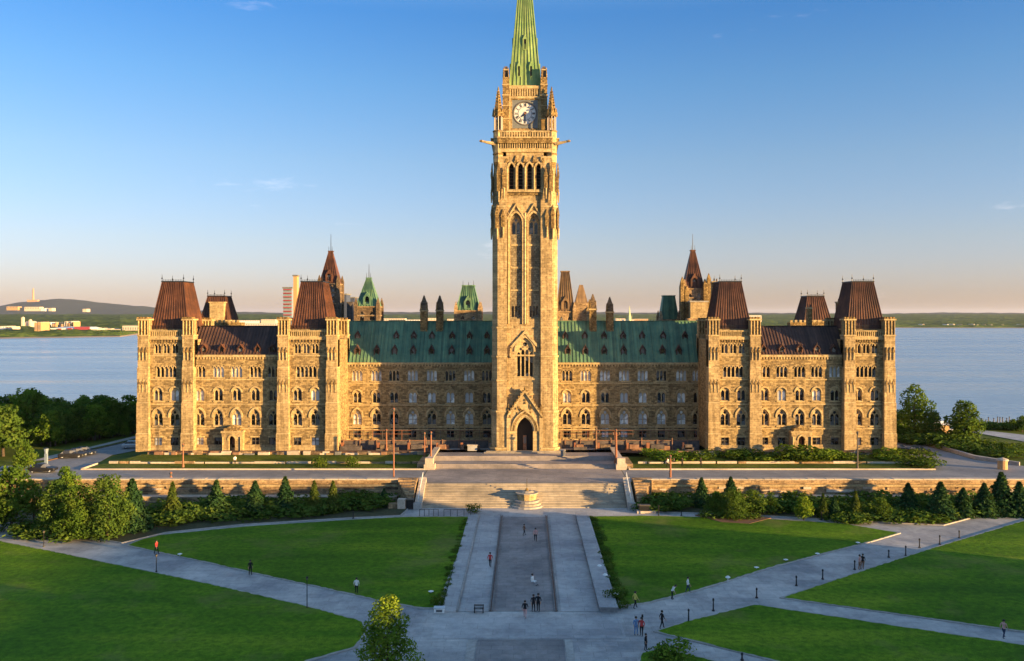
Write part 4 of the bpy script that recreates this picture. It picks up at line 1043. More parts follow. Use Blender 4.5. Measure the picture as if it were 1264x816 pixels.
# stepped ends of the walls beside the stairs
for s in (-1,1):
    b=MB()
    for i in range(7):
        xa=20.1-.35*i; b.box(min(s*xa,s*17.2),max(s*xa,s*17.2),136.9-.75*(i+1)+.001,136.9-.75*i,ZL-.05,ZU+.62-.3*i,'wallstone')
    b.box(min(s*20.3,s*17.1),max(s*20.3,s*17.1),136.9,137.9,ZL-.05,ZU+.7,'wallstone')
    b.box(min(s*20.8,s*19.2),max(s*20.8,s*19.2),130.9,131.9,ZL-.05,ZL+.8,'wallstone')
    o=b.build('stepped_wall'); tag(o,'stepped golden stone end wall on the '+('left' if s<0 else 'right')+' of the great steps','wall')
# ---- clutter in the shaded courts beside the tower
def court(px0,px1,side):
    x0,x1=X(px0,166),X(px1,166)
    b=MB(); b.box(x0,x1,165.0,165.3,-.3,1.4,'gravelpit'); b.box(x0,x1,164.9,165.4,1.4,1.5,'wood'); 
    for i in range(9): 
        u=x0+(x1-x0)*(i+.2)/9; b.box(u,u+.16,164.8,164.98,-.3,1.7+.3*(i%2),'wood')
    o=b.build('site_hoarding'); tag(o,'dark low hoarding in the shaded court '+('right' if side else 'left')+' of the tower','fence')
    b=MB(); 
    for zz in (2.2,2.9): b.box(x0,x1,168.4,168.48,zz,zz+.07,'rust')
    for i in range(16):
        u=x0+(x1-x0)*i/15; b.box(u-.04,u+.04,168.38,168.5,-.3,3.0,'rust' if i%3==0 else 'frame')
    o=b.build('railing'); tag(o,'thin rusty railing along the base of the middle range '+('right' if side else 'left')+' of the tower','railing')
    for i in range(5):
        u=x0+(x1-x0)*(i+.5)/5+rnd.uniform(-1,1); w_=rnd.uniform(1.2,2.4); b=MB()
        b.box(u-w_,u+w_,162.8+.3*i%1,164.0+.3*i%1,-.3,rnd.uniform(.2,.7),rnd.choice(['wood','gravelpit'])); b.box(u-w_*.6,u+w_*.5,163.0,163.8,.1,.95,rnd.choice(['wood','gravelpit','darkstone']))
        b.box(u-w_*.95,u-w_*.7,163.1,163.6,.1,1.3,'rust')
        o=b.build('material_pile'); tag(o,'low pile of boards and blocks in the shaded court '+('right' if side else 'left')+' of the tower','pile','piles of building material in the '+('right' if side else 'left')+' court')
    b=MB(); b.box(x0,x1,162.2,171.9,-.5,-.3,'mulch'); struct(b,'court_ground')
court(421,603,0); court(693,862,1)
# ------------------------------------------------------------------ foliage
def leaf_mesh(name, C, N, size, mat, seed, aspect=1.5, sizevar=.35):
    """many small quads: centres C, outward normals N"""
    r=np.random.default_rng(seed); n=len(C)
    N=N+r.normal(0,.55,(n,3)); N/=np.linalg.norm(N,axis=1)[:,None]+1e-9
    A=np.cross(N,r.normal(0,1,(n,3))); A/=np.linalg.norm(A,axis=1)[:,None]+1e-9; B=np.cross(N,A)
    s=(size*(1+r.uniform(-sizevar,sizevar,n)))[:,None]
    a=A*s*aspect*.5; b=B*s*.5
    V=np.stack([C-a,C-b*.9+a*.1,C+a,C+b*.9+a*.1],1).reshape(-1,3)
    me=bpy.data.meshes.new(name); me.vertices.add(n*4); me.vertices.foreach_set('co',V.ravel().astype('f4'))
    me.loops.add(n*4); me.loops.foreach_set('vertex_index',np.arange(n*4,dtype='i4'))
    me.polygons.add(n); me.polygons.foreach_set('loop_start',np.arange(0,n*4,4,dtype='i4')); me.polygons.foreach_set('loop_total',np.full(n,4,dtype='i4'))
    me.materials.append(M[mat]); me.update(calc_edges=True); return me
def blob_points(lobes, dens, r, shell=.35):
    Cs=[];Ns=[]
    for (x,y,z,rx,ry,rz) in lobes:
        n=int(dens*4*PI*((rx*ry+ry*rz+rx*rz)/3)); d=r.normal(0,1,(n,3)); d/=np.linalg.norm(d,axis=1)[:,None]
        rad=1-shell*r.uniform(0,1,n)**1.6+r.normal(0,.045,n)
        # gaps and tufts
        g=np.array([mn.noise(Vector((a*2.6+x,b*2.6+y,c*2.6+z))) for a,b,c in d]); keep=g>-.28+r.uniform(-.12,.12,n)
        rad=rad*(1+.22*g)
        P_=np.array([x,y,z])+d*rad[:,None]*np.array([rx,ry,rz]); Cs.append(P_[keep]); Ns.append(d[keep])
    return np.concatenate(Cs),np.concatenate(Ns)
def limbs(b, H, R, lobes, r, trunk=.22):
    z=0; p=Vector((0,0,-.3)); q=Vector((r.uniform(-.2,.2),r.uniform(-.2,.2),H*.45)); b.tube(p,q,trunk,trunk*.6,'bark',8); b.tube(q,Vector((q.x,q.y,H*.8)),trunk*.6,trunk*.15,'bark',6)
    for l in lobes[:9]: b.tube(q.lerp(Vector((q.x,q.y,H*.7)),r.uniform(0,.8)),Vector(l[:3]),trunk*.38,trunk*.08,'bark',5)
def make_broadleaf(H=10,R=4,seed=1,mat='leaf',leaf=.4,nl=14,dens=5,low=.22,trunk=.25,core=True):
    r=np.random.default_rng(seed); lobes=[]
    for i in range(nl):
        t=(i+.5)/nl; z=H*(low+(.97-low)*t); env=math.sin(PI*min(1,.18+.80*t)**.85)**.7*R
        a=i*2.4+r.uniform(-.5,.5); rr=env*r.uniform(.35,.68); s=R*r.uniform(.34,.52)*(1.05-.45*t)
        lobes.append((rr*math.cos(a),rr*math.sin(a),min(z,H-s*.75),s,s,s*.78))
    lobes.append((0,0,H*.5,R*.55,R*.55,H*.3))
    C,N=blob_points(lobes,dens,r); me=leaf_mesh('crown',C,N,leaf,mat,seed)
    b=MB(); limbs(b,H,R,lobes,r,trunk); return me,b
def make_conifer(H=6,R=1.8,seed=1,mat='needle',leaf=.26,n=5200):
    r=np.random.default_rng(seed); t=r.uniform(0,1,n)**1.35; nb=9
    lay=np.floor(t*12)/12; f=(t-lay)*12
    env=(1-t)**.85*R*(1.3-.72*f)+.05
    a=r.uniform(0,2*PI,n); k=np.cos(a*nb+lay*37)*.5+.5; env=env*(.55+.5*k)*(1+.12*np.sin(a*2+lay*9))
    rr=env*r.uniform(.25,1,n)**.5
    C=np.stack([rr*np.cos(a),rr*np.sin(a),H*(.08+.92*t)-rr*.3],1); N=np.stack([np.cos(a)*.7,np.sin(a)*.7,np.full(n,.6)],1)
    me=leaf_mesh('crown',C,N,leaf,mat,seed,2.0); b=MB(); b.tube((0,0,-.2),(0,0,H*.9),.14,.03,'bark',6); return me,b
def make_bush(R=1.6,H=1.6,seed=1,mat='hedge',leaf=.2,nl=6,dens=10):
    r=np.random.default_rng(seed); lobes=[(0,0,H*.4,R*.7,R*.7,H*.5)]
    for i in range(nl):
        a=2*PI*i/nl+r.uniform(-.4,.4); s=r.uniform(.3,.5); lobes.append((R*.55*math.cos(a),R*.55*math.sin(a),H*r.uniform(.3,.6),R*s,R*s,H*s))
    C,N=blob_points(lobes,dens,r); C[:,2]=np.maximum(C[:,2],.02)
    return leaf_mesh('foliage',C,N,leaf,mat,seed),None
PROTO={}
def proto(kind,seed):
    k=(kind,seed)
    if k in PROTO: return PROTO[k]
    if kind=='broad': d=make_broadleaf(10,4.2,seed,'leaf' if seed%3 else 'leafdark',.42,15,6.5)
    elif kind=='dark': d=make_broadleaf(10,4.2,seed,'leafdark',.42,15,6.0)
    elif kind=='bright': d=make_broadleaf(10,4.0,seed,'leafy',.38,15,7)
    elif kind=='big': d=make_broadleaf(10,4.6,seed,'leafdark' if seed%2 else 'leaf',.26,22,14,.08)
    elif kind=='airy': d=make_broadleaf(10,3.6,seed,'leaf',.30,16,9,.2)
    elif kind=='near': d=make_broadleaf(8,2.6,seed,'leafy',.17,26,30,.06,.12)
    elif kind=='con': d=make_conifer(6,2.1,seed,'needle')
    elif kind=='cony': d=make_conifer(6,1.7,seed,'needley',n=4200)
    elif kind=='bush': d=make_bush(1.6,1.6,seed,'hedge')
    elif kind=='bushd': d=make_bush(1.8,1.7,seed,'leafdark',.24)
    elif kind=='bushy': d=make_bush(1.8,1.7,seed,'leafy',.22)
    me,b=d; tm=None
    if b:
        tm=bpy.data.meshes.new('trunk'); tm.from_pydata(b.v,[],b.f); tm.materials.append(M['bark']); 
    PROTO[k]=(me,tm); return PROTO[k]
HT={'broad':10,'dark':10,'bright':10,'big':10,'airy':10,'near':8,'con':6,'cony':6}
def tree(kind,seed,x,y,z,h,label,name='tree',cat='tree',group=None,wide=1.0):
    me,tm=proto(kind,seed); s=h/HT[kind]
    e=empty(name,(x,y,z),rnd.uniform(0,6.28),label=label,cat=cat,group=group); e.scale=(s*wide,s*wide,s)
    link('crown',me,e); link('trunk',tm,e); return e
def bush(kind,seed,x,y,z,sx,h,label,group=None,name='bush',cat='bush'):
    me,_=proto(kind,seed); o=link(name,me,None,(x,y,z),rnd.uniform(0,6.28)); o.scale=(sx/1.7,sx/1.7,h/1.65); tag(o,label,cat,group); return o
# wood on the left behind the side road
n=0
spots=[(-118,150,11,'bright'),(-106,152,8.5,'broad'),(-126,163,16,'broad'),(-110,170,13,'broad'),(-99,163,10,'dark')]
for i in range(64):
    Y=rnd.uniform(176,214); px=rnd.uniform(-190,176); lim=G(px,556-max(0,px-40)*.13,ZU)[1]+7
    if px>60: Y=max(Y,lim)
    Y=min(Y,216); spots.append((X(px,Y),Y,None,rnd.choice(['broad','broad','bright','bright'] if px<90 else ['bright','broad','broad'])))  # lighter kinds mixed in: sunlight on these crowns is painted by leaf colour
for i in range(22):
    px=52+i*5.9+rnd.uniform(-2,2); y_=G(px,553-max(0,px-60)*.135,ZU)[1]+rnd.uniform(1.5,5); spots.append((X(px,y_),y_,Z(rnd.uniform(497,520),y_)-ZU,rnd.choice(['broad','bright','dark','broad'])))
for i,(x,y,h,k) in enumerate(spots):
    px=CX+x*FO/y
    if h is None:
        top=np.interp(px,[-200,0,20,45,70,95,125,150,175],[480,492,497,470,500,502,492,497,497])+rnd.uniform(-2,20); h=Z(top,y)-(ZU-.3 if y<212 else -4); h=max(7,h)*1.06
    lab={'broad':'mid green broadleaf tree in the wood left of the building','dark':'dark green broadleaf tree in the wood left of the building','bright':'yellow-green broadleaf tree with sunlight put into its leaf colour, in the wood left of the building'}[k]
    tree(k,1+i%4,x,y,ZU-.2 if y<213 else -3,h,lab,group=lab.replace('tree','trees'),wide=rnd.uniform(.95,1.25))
# big rounded trees at the lower left
big=[(-22,655,562,'big','broad dark green tree at the left edge of the photo above the path'),(14,652,568,'broad','mid green tree above the left path, second from the left edge'),(42,645,590,'airy','loose pale green tree between the left edge trees and the dense rounded clump'),
     (72,660,588,'big','tall pointed dense tree forming the left part of the rounded clump by the path'),(98,664,592,'big','dense round tree in the middle of the clump by the path'),(132,663,581,'big','dense sunlit round tree on the right of the clump by the path'),(82,620,572,'bright','sunlit pointed tree standing behind the rounded clump at the left'),
     (30,610,578,'bright','thin yellowish tree behind the left edge trees'),(-22,590,528,'broad','tall mid green tree at the left edge below the wood'),(30,584,535,'broad','mid green tree beside the left side road')]
for i,(px,py,top,k,lab) in enumerate(big):
    zz=ZL if py>600 else ZU; x,y=G(px,py,zz); tree(k,10+i%4,x,y,zz,(Z(top,y)-zz)*(.8 if i>7 else .94),lab,wide=.95 if k!='big' else 1.0)
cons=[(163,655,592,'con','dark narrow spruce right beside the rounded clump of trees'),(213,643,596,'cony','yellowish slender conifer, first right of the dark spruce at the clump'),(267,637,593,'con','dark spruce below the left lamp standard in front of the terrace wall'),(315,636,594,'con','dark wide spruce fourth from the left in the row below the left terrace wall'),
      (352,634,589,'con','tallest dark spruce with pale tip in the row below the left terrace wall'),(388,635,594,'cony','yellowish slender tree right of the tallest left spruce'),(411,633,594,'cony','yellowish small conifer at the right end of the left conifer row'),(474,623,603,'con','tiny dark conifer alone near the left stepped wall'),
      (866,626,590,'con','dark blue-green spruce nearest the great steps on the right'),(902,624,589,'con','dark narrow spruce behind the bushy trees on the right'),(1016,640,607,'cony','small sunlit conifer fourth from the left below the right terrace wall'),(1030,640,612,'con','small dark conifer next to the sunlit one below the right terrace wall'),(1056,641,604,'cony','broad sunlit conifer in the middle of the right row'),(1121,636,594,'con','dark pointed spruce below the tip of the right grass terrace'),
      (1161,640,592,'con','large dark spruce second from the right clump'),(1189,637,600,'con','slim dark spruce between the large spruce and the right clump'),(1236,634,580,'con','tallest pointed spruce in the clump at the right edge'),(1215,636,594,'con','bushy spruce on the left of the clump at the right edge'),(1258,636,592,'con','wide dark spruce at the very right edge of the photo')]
for i,(px,py,top,k,lab) in enumerate(cons):
    x,y=G(px,py,ZL); tree(k,1+i%4,x,y,ZL,(Z(top,y)-ZL)*(.93 if px>1000 else 1),lab,'conifer','conifer',wide=1.35 if px>1100 else (1.15 if k=='con' else 1.0))
rb=[(884,636,606,'broad','small rounded tree left in the clump on the mulch bed'),(905,640,602,'big','dense rounded tree in the middle of the clump on the mulch bed'),(930,638,604,'dark','dark rounded tree right in the clump on the mulch bed'),(951,634,607,'airy','thin sunlit tree just right of the mulch bed'),(992,642,612,'bright','small sunlit round tree left of the small conifers on the right'),(1088,642,614,'dark','low dark tree between the broad conifer and the pointed spruce on the right')]
for i,(px,py,top,k,lab) in enumerate(rb):
    x,y=G(px,py,ZL); tree(k,10+i%4,x,y,ZL,Z(top,y)-ZL,lab,wide=1.25)
# right park
rp=[(1129,541,474,'airy','tall loose tree beside the right end of the building against the water'),(1112,536,505,'dark','dark low tree directly behind the right corner of the building'),(1150,545,506,'broad','lower rounded tree right of the tall loose tree by the water'),(1193,548,494,'dark','dark rounded tree standing alone by the lake on the right'),(1262,533,513,'dark','small dark tree at the right edge on the waterfront'),(1251,531,517,'dark','tiny dark tree left of the right edge on the waterfront')]
for i,(px,py,top,k,lab) in enumerate(rp):
    x,y=G(px,py,ZU); tree(k,1+i%4 if k!='airy' else 12,x,y,ZU,Z(top,y)-ZU,lab,wide=1.05)
# foreground tree
tree('near',5,*G(477,835,ZL),ZL,Z(733,71)-ZL,'bright leafy young tree in the foreground at the bottom of the photo',wide=1.25)
# shrub masses under the terrace walls
def row(n,f,kinds,lab,grp,h=(1.3,2.2),w=(2.6,4.2)):
    for i in range(n):
        px,py=f(rnd.random()); x,y=G(px,py,ZL); bush(rnd.choice(kinds),1+i%3,x,y,ZL+.02,rnd.uniform(*w),rnd.uniform(*h),lab,grp)
row(46,lambda t:(175+t*315+rnd.uniform(-3,3),(650-t*20)-rnd.uniform(1,15)),['bush','bushd','bushd'],'low dark green shrub in the planting below the left terrace wall','shrubs below the left terrace wall')
row(40,lambda t:(800+t*440,(628+t*8)-rnd.uniform(-2,12)),['bush','bushd','bushd'],'low dark green shrub in the planting below the right terrace wall','shrubs below the right terrace wall')
row(12,lambda t:(1040+t*120,645-rnd.uniform(0,8)),['bush','bushd'],'low green shrub at the front of the right planting bed','shrubs at the front of the right planting bed',(1,1.6))
row(14,lambda t:(20+t*120,667-rnd.uniform(2,12)),['bushd','bush'],'low shrub at the foot of the rounded clump of trees on the left','shrubs at the foot of the left clump',(1.2,2.2))
row(6,lambda t:(880+t*55,640-rnd.uniform(0,4)),['bushd'],'low dark shrub on the mulch bed on the right','shrubs on the mulch bed',(1.0,1.6),(2,3))
# hedges along the promenade
for s,n in ((-1,24),(1,26)):
    for i in range(n):
        t=(i+rnd.uniform(0,.6))/n; y=87+38*t
        bush('bushd' if i%3 else 'bush',1+i%3,(9.75 if s>0 else -8.65)+rnd.uniform(-.15,.2),y,ZL,rnd.uniform(.6,1.2)*(1.0 if s>0 else .6),rnd.uniform(.4,1.1)*(.9 if s>0 else .55),'small leafy shrub in the row along the '+('right' if s>0 else 'left')+' side of the promenade','shrubs along the '+('right' if s>0 else 'left')+' side of the promenade')
# green bushes on the right grass terrace, right park
for i in range(34):
    px=rnd.uniform(800,1140); Y=rnd.uniform(155,160); bush(rnd.choice(['bush','bush','bushy']),1+i%3,X(px,Y),Y,-.7,rnd.uniform(2.4,4),rnd.uniform(.8,1.7),'green bush on the right grass terrace in front of the right wing','bushes on the right grass terrace')
bush('bush',2,X(990,156),156,-.8,6,3.1,'tallest wide bush on the right grass terrace below the right porch')
bush('bush',1,X(1128,152),152,-1,4,1.8,'round bush near the tip of the right grass terrace'); bush('bushd',3,X(1142,151),151,-1.1,3.4,1.5,'dark round bush at the tip of the right grass terrace')
for px,Y in ((395,151),(535-100,151.5)): bush('bush',1,X(px,Y),Y,-1.1,1.6,2.0,'upright little bush left in the left grass terrace' if px<400 else 'upright little bush near the orange pole in the left grass terrace')
for i in range(30):
    t=rnd.random(); px=1112+t*150; py=543+t*22+rnd.uniform(-7,3)
    x,y=G(px,py,ZU); bush(rnd.choice(['bushd','bush']),1+i%3,x,y,ZU,rnd.uniform(3,5.5),rnd.uniform(1.4,2.8),'dark green shrub behind the low road wall in the right park','shrubs in the right park')
for i in range(16):
    t=rnd.random(); px=1170+t*94; py=527.3+t*4; x,y=G(px,py,ZU); bush('bushd',1+i%3,x,y,ZU,rnd.uniform(1.2,2.5),rnd.uniform(1.0,2.4),'small dark shrub on the waterfront edge at the right','shrubs on the waterfront edge')
bush('bushy',2,*G(830,812,ZL),ZL+.05,1.9,1.5,'bright leafy bush at the bottom of the photo right of the promenade'); bush('bush',1,*G(818,814,ZL),ZL+.05,1.5,1.1,'lower green bush beside the bright bush at the bottom of the photo')
bush('bush',2,*G(541,748,ZL),ZL,.9,1.2,'small green shrub at the lower right tip of the left lawn'); bush('bush',3,*G(584,633,ZL),ZL,1.6,1.5,'small shrub at the top left corner of the promenade')
bush('bush',3,*G(757,742,ZL),ZL,1.3,1.4,'fuller green shrub at the near end of the right promenade hedge')
# ------------------------------------------------------------------ buildings behind the parliament
def bg_tower(name,label,px,Y,wpx,base,eave,top,mat,tw=.4,finial=0,wings=True,stonem='darkstone',shoulder=True):
    e=empty(name,(X(px,Y),Y,-1.3),label=label,cat='tower')
    m=Y/FO; w=wpx*m; ze=Z(eave,Y)+1.3; zt=Z(top,Y)+1.3; b=MB()
    b.box(-w/2,w/2,-w/2,w/2,0,ze,stonem)
    for s in (-1,1):
        for t in (-1,1):
            b.box(s*w/2-.4,s*w/2+.4,t*w/2-.4,t*w/2+.4,0,ze+.5,stonem); b.frus((s*w/2-.4,s*w/2+.4,t*w/2-.4,t*w/2+.4),(s*w/2-.05,s*w/2+.05,t*w/2-.05,t*w/2+.05),ze+.5,ze+2.0,stonem)
    for zz in (ze-5,ze-2.3,ze-.3): b.box(-w/2-.2,w/2+.2,-w/2-.2,w/2+.2,zz,zz+.25,'wallstone')
    b.build('wall',e)
    b=MB()
    for d in (-w*.22,w*.22): b.mesh([(x+d,-w/2-.03,z) for x,z in arch(0,ze-4.6,w*.16,3.4,.8,3)],[tuple(range(9))],'glass')
    b.build('window',e)
    b=MB(); b.frus((-w/2,w/2,-w/2,w/2),(-w/2*tw,w/2*tw,-w/2*tw,w/2*tw),ze,zt,mat)
    ribs_front(b,-w/2,w/2,-w/2*tw,w/2*tw,-w/2,-w/2*tw,ze,zt,mat,.6)
    b.box(-w/2*tw-.15,w/2*tw+.15,-w/2*tw-.15,w/2*tw+.15,zt+.003,zt+.25,mat); b.build('roof',e)
    if shoulder:
        b=MB(); b.plate([(-.9,0),(.9,0),(.9,1.6),(0,3),(-.9,1.6)],[arch(0,.2,1,1.8,.6,3)],0,1.6,mat,T=Matrix.Translation((0,-w/2-.1,ze+.3))); b.box(-.5,.5,-w/2+.3,-w/2+.4,ze+.4,ze+2,'glass'); b.build('dormer',e)
    if finial:
        b=MB(); b.cyl(0,0,zt+.25,Z(finial,Y)+1.3,.09,.04,'iron',5)
        for s in (-1,1): b.cyl(s*w/2*tw*.9,-w/2*tw*.9,zt+.2,zt+1.3,.06,.03,'iron',5)
        b.build('finial',e)
    return e
e=bg_tower('spired_tower','tall brown copper spire on dark stone rising behind the left wing',408.5,208,23,395,350,311,'browncopper',.2,289)
b=MB(); b.box(4.2,5.6,-2,1,0,30,'gravelpit'); b.build('stair_turret',e)
bg_tower('green_roofed_tower','teal steep copper roof with flagpole behind the left middle range',455.5,200,27,395,378,344,'verdigris',.2,326)
bg_tower('green_roofed_tower','squat green mansard tower just left of the clock tower',578.5,196,29,395,383,353.5,'verdigris',.5,348,stonem='wallstone')
e=bg_tower('brown_roofed_tower','streaked brown steep roof immediately right of the clock tower',697.5,192,22,395,384,336,'oldcopper',.45,0,stonem='wallstone')
b=MB(); w=3
b.box(2.2,5.0,-1.5,2,0,Z(372,192)+1,'wallstone'); b.frus((2.2,5.0,-1.5,2),(3.2,4.0,0,.6),Z(372,192)+1,Z(350,192)+1,'oldcopper'); b.box(4.6,6.4,-2,1,0,Z(384,192)+1.3,'wallstone'); b.frus((4.6,6.4,-2,1),(5.3,5.7,-.6,-.4),Z(384,192)+1.3,Z(368,192)+1,'carved'); b.build('side_turret',e)
bg_tower('green_roofed_tower','low greenish roof beside the tall right spire',825,198,22,397,394,366,'verdigris',.62,0,stonem='wallstone')
e=bg_tower('spired_tower','tall brown copper spire on ornate stone behind the right middle range',855,194,24,395,356,310,'browncopper',.2,289,stonem='wallstone')
b=MB()
for i,(dx,t_) in enumerate(((-2.9,342),(-1.9,352),(2.2,345),(3.0,338),(3.7,360))): b.box(dx-.4,dx+.4,-3.4,-2.4,0,Z(t_+8,194)+1.3,'carved'); b.frus((dx-.45,dx+.45,-3.5,-2.4),(dx-.05,dx+.05,-3,-2.9),Z(t_+8,194)+1.3,Z(t_,194)+1.3,'carved')
b.build('pinnacles',e)
b=MB(); b.box(X(863,188)-1.9,X(863,188)+1.9,188,190,-1.3,Z(373,188),'ashlar'); b.box(X(863,188)-2.1,X(863,188)+2.1,187.8,190.2,Z(373,188),Z(373,188)+.3,'kerb'); b.box(X(863,188)-3,X(863,188)+3,187,187.9,-1.3,Z(393,188),'wallstone'); tag(b.build('stone_chimney'),'plain pale square chimney block between right spire and right wing','chimney')
# modern blocks, scaffolded tower
def block(name,label,px0,px1,top,Y,mat,depth=12,base=-1.3,rows=0,cat='building'):
    x0,x1=X(px0,Y),X(px1,Y); zt=Z(top,Y); b=MB(); b.box(0,x1-x0,0,depth,0,zt-base,mat); b.box(-.2,x1-x0+.2,-.2,depth+.2,zt-base+.003,zt-base+.4,'kerbdark')
    e=empty(name,(x0,Y,base),label=label,cat=cat); b.build('wall',e)
    n=rows
    for r_ in range(n):
        w=MB(); zz=(zt-base)*(1-.12-.8*r_/max(1,n)); k=max(2,int((x1-x0)/(Y*.012)))
        for i in range(k): w.box((x1-x0)*(i+.2)/k,(x1-x0)*(i+.8)/k,-.06,-.01,zz-.028*(zt-base)-.2,zz,'glass')
        w.build('window_band',e)
    return e
M['bluegrey']=None; M['navy']=plain('navy_cladding',(.06,.075,.12),.4); M['redpaint']=plain('red_cladding',(.35,.05,.06),.5); M['cream']=plain('cream_concrete',(.62,.52,.40),.8); M['orangew']=plain('orange_concrete',(.50,.30,.14),.8); M['bluegrey']=plain('blue_grey_cladding',(.20,.26,.34),.5)
block('office_tower','slim dark office tower just right of the left spire',422,427.5,364,260,'navy',6,-40,8)
block('office_building','broad navy office block between left spire and teal tower',428.5,437.5,368,300,'navy',10,-45,6)
block('office_building','pale grey low office block at the foot of the left spire',414,430,384,280,'bluegrey',8,-45,3)
e=block('apartment_tower','blue and red tower block with scaffold left of the left wing roof',349.5,360,356,250,'bluegrey',8,-40,0)
b=MB(); m=250/FO
for i in range(9): b.box(.1,2.6,-.5,-.1,40+25.7-(356-388)*m*-1*0-i*1.05+ (388-358)*m,40+25.7-i*1.05+.25+(388-358)*m,'redpaint')
b.build('scaffold',e)
block('chimney_stack','narrow stone stack above the scaffolded tower',362,366.5,341,240,'orangew',2,-40,0,'chimney'); 
# clustered far buildings
def far(name,label,px0,px1,bot,top,Y,mat,group=None,cat='building'):
    x0,x1=X(px0,Y),X(px1,Y); b=MB(); z0=Z(bot,Y)-15; z1=Z(top,Y); d=60
    b.box(x0,x1,Y,Y+d,z0,z1,mat); b.box(x0,x1,Y+2,Y+d-2,z1,z1+1.5,'coping')
    n=max(2,int((px1-px0)/3))
    for i in range(n): b.box(x0+(x1-x0)*(i+.3)/n,x0+(x1-x0)*(i+.6)/n,Y-.5,Y-.1,z0+15+(z1-z0-15)*.3,z1-(z1-z0-15)*.25,'kerbdark')
    return tag(b.build(name),label,cat,group)
e=empty('church',(X(33,3900),3900,-42),label='cream twin-towered church on the far left shore',cat='church')
b=MB(); m=3900/FO; z=lambda py: Z(py,3900)+42
b.box(-5*m,6*m,0,60,0,z(399),'cream'); b.frus((-5*m,6*m,0,60),(-1*m,2*m,5,55),z(399),z(396.5),'cream'); b.build('nave',e)
for a,t in ((-4.2,391),(5,394)):
    b=MB(); b.box((a-1.1)*m,(a+1.1)*m,-10,4,0,z(t+1.2),'cream'); b.frus(((a-1.1)*m,(a+1.1)*m,-10,4),((a-.2)*m,(a+.2)*m,-4,-2),z(t+1.2),z(t),'cream'); b.build('bell_tower',e)
far('apartment_block','left of the two orange slab blocks below the church',42.3,45.7,411,398.5,3250,'orangew'); far('apartment_block','right of the two orange slab blocks below the church',46.6,50.4,411,398,3250,'orangew')
e=empty('stadium',(X(90,3420),3420,-44),label='long low white and red hall on the far left shore',cat='stadium'); m=3420/FO; zz=lambda py: Z(py,3420)+44
b=MB(); b.box(-28*m,22*m,0,90,0,zz(405),'white'); b.frus((-24*m,20*m,0,90),(-18*m,18*m,20,70),zz(405),zz(403.6),'palemetal'); b.build('hall',e)
for p0,p1,t in ((-18,-14,405.5),(-6,-1,404.8),(2,21,403.4)):
    b=MB(); b.box(p0*m,p1*m,-4,-.5,0,zz(t),'redpaint'); b.build('red_facade',e)
for i,(a,c,bt,tp,mt) in enumerate(((112,120,411,406.5,'cream'),(121,127,410,405.5,'white'),(128,138,410,406,'cream'),(139,148,410,406.8,'cream'),(151,172,409,402.5,'cream'),(156,175,413,408,'coping'),(0,9,405,403,'white'),(8,14,405,403.6,'cream'),(8,22,381,378.6,'orangew'),(30,49,382,379,'cream'),(50,56,382,380.6,'white'),(60,64,382,380.5,'cream'),(102,107,383,381.5,'cream'),(285,345,402,399.5,'cream'),(290,320,397,395.8,'white'),(322,340,396,394.6,'cream'),(470,500,396,393.5,'cream'),(480,518,396,395,'white'),(528,538,395,393,'cream'),(552,562,396,394,'cream'),(716,724,396,394,'cream'),(760,772,395.5,393.6,'cream'),(782,800,396,394,'orangew'),(925,940,394,389.5,'cream'))):
    Y={0:3300}.get(i,3400 if bt>400 else (4600 if bt>390 else 7500)); 
    far('distant_building','pale low building on the far shore beyond the lake',a,c,bt,tp,Y,mt,'pale buildings on the far shore')
for i in range(44):
    px=rnd.uniform(52,90) if i<18 else rnd.uniform(1125,1264)
    if i<18: Y=3900; py=rnd.uniform(397,402)
    else: Y=5100; py=rnd.uniform(401,404)
    w=rnd.uniform(1,2.6); far('distant_house','tiny house among the trees on the far '+('left' if i<18 else 'right')+' shore',px,px+w,py+.8,py-rnd.uniform(.4,1.2),Y,rnd.choice(['cream','white','orangew']),'houses on the far '+('left' if i<18 else 'right')+' shore','house')
b=MB(); Y=14800; b.cyl(0,0,0,Z(356,Y)-Z(373,Y),20,9,'orangew',6); b.box(-90,90,-30,30,0,40,'orangew'); o=b.build('radio_mast'); o.location=(X(41,Y),Y,Z(373,Y)); tag(o,'thin radio mast on the blue hill at the far left','mast')
b=MB(); Y=3000; x=X(777,Y); m=Y/FO
b.cyl(0,0,0,Z(390,Y)+46,2.4*m,2.0*m,'palespire',8); b.cyl(0,0,Z(390,Y)+46,Z(377.5,Y)+46,1.5*m,.15*m,'palespire',8); b.box(-7*m,6*m,0,50,0,Z(394.5,Y)+46,'cream')
for s in (-3,3): b.cyl(s*m,0,0,Z(388,Y)+46,.5*m,.1*m,'palespire',6)
o=b.build('church_spire'); o.location=(x,Y,-46); tag(o,'small yellowish church spire far behind the right middle roof','spire')
# ------------------------------------------------------------------ poles, lamps
def pole(px,py,top,Y,z,label,mat='rust',r=.09,arms=True,name='lamp_standard'):
    e=empty(name,(X(px,Y),Y,z),label=label,cat='lamp post'); h=Z(top,Y)-z; b=MB()
    b.cyl(0,0,0,.5,r*2.6,r*2.2,mat,8); b.cyl(0,0,.5,h-.5,r*1.5,r,mat,8); b.build('post',e)
    b=MB(); b.cyl(0,0,h-.55,h-.15,.13,.24,'frame',6); b.cyl(0,0,h-.15,h+.1,.26,.04,mat,6)
    if arms:
        for s in (-1,1): b.tube((0,0,h-1.2),(s*.55,0,h-.9),.05,.04,mat,5); b.cyl(s*.55,0,h-.95,h-.6,.09,.15,'frame',6); b.cyl(s*.55,0,h-.6,h-.48,.17,.03,mat,6)
    b.build('lantern',e); return e
pole(486,0,504,139.2,ZU,'tall slim orange pole on the road by the left terrace wall',r=.09,arms=False)
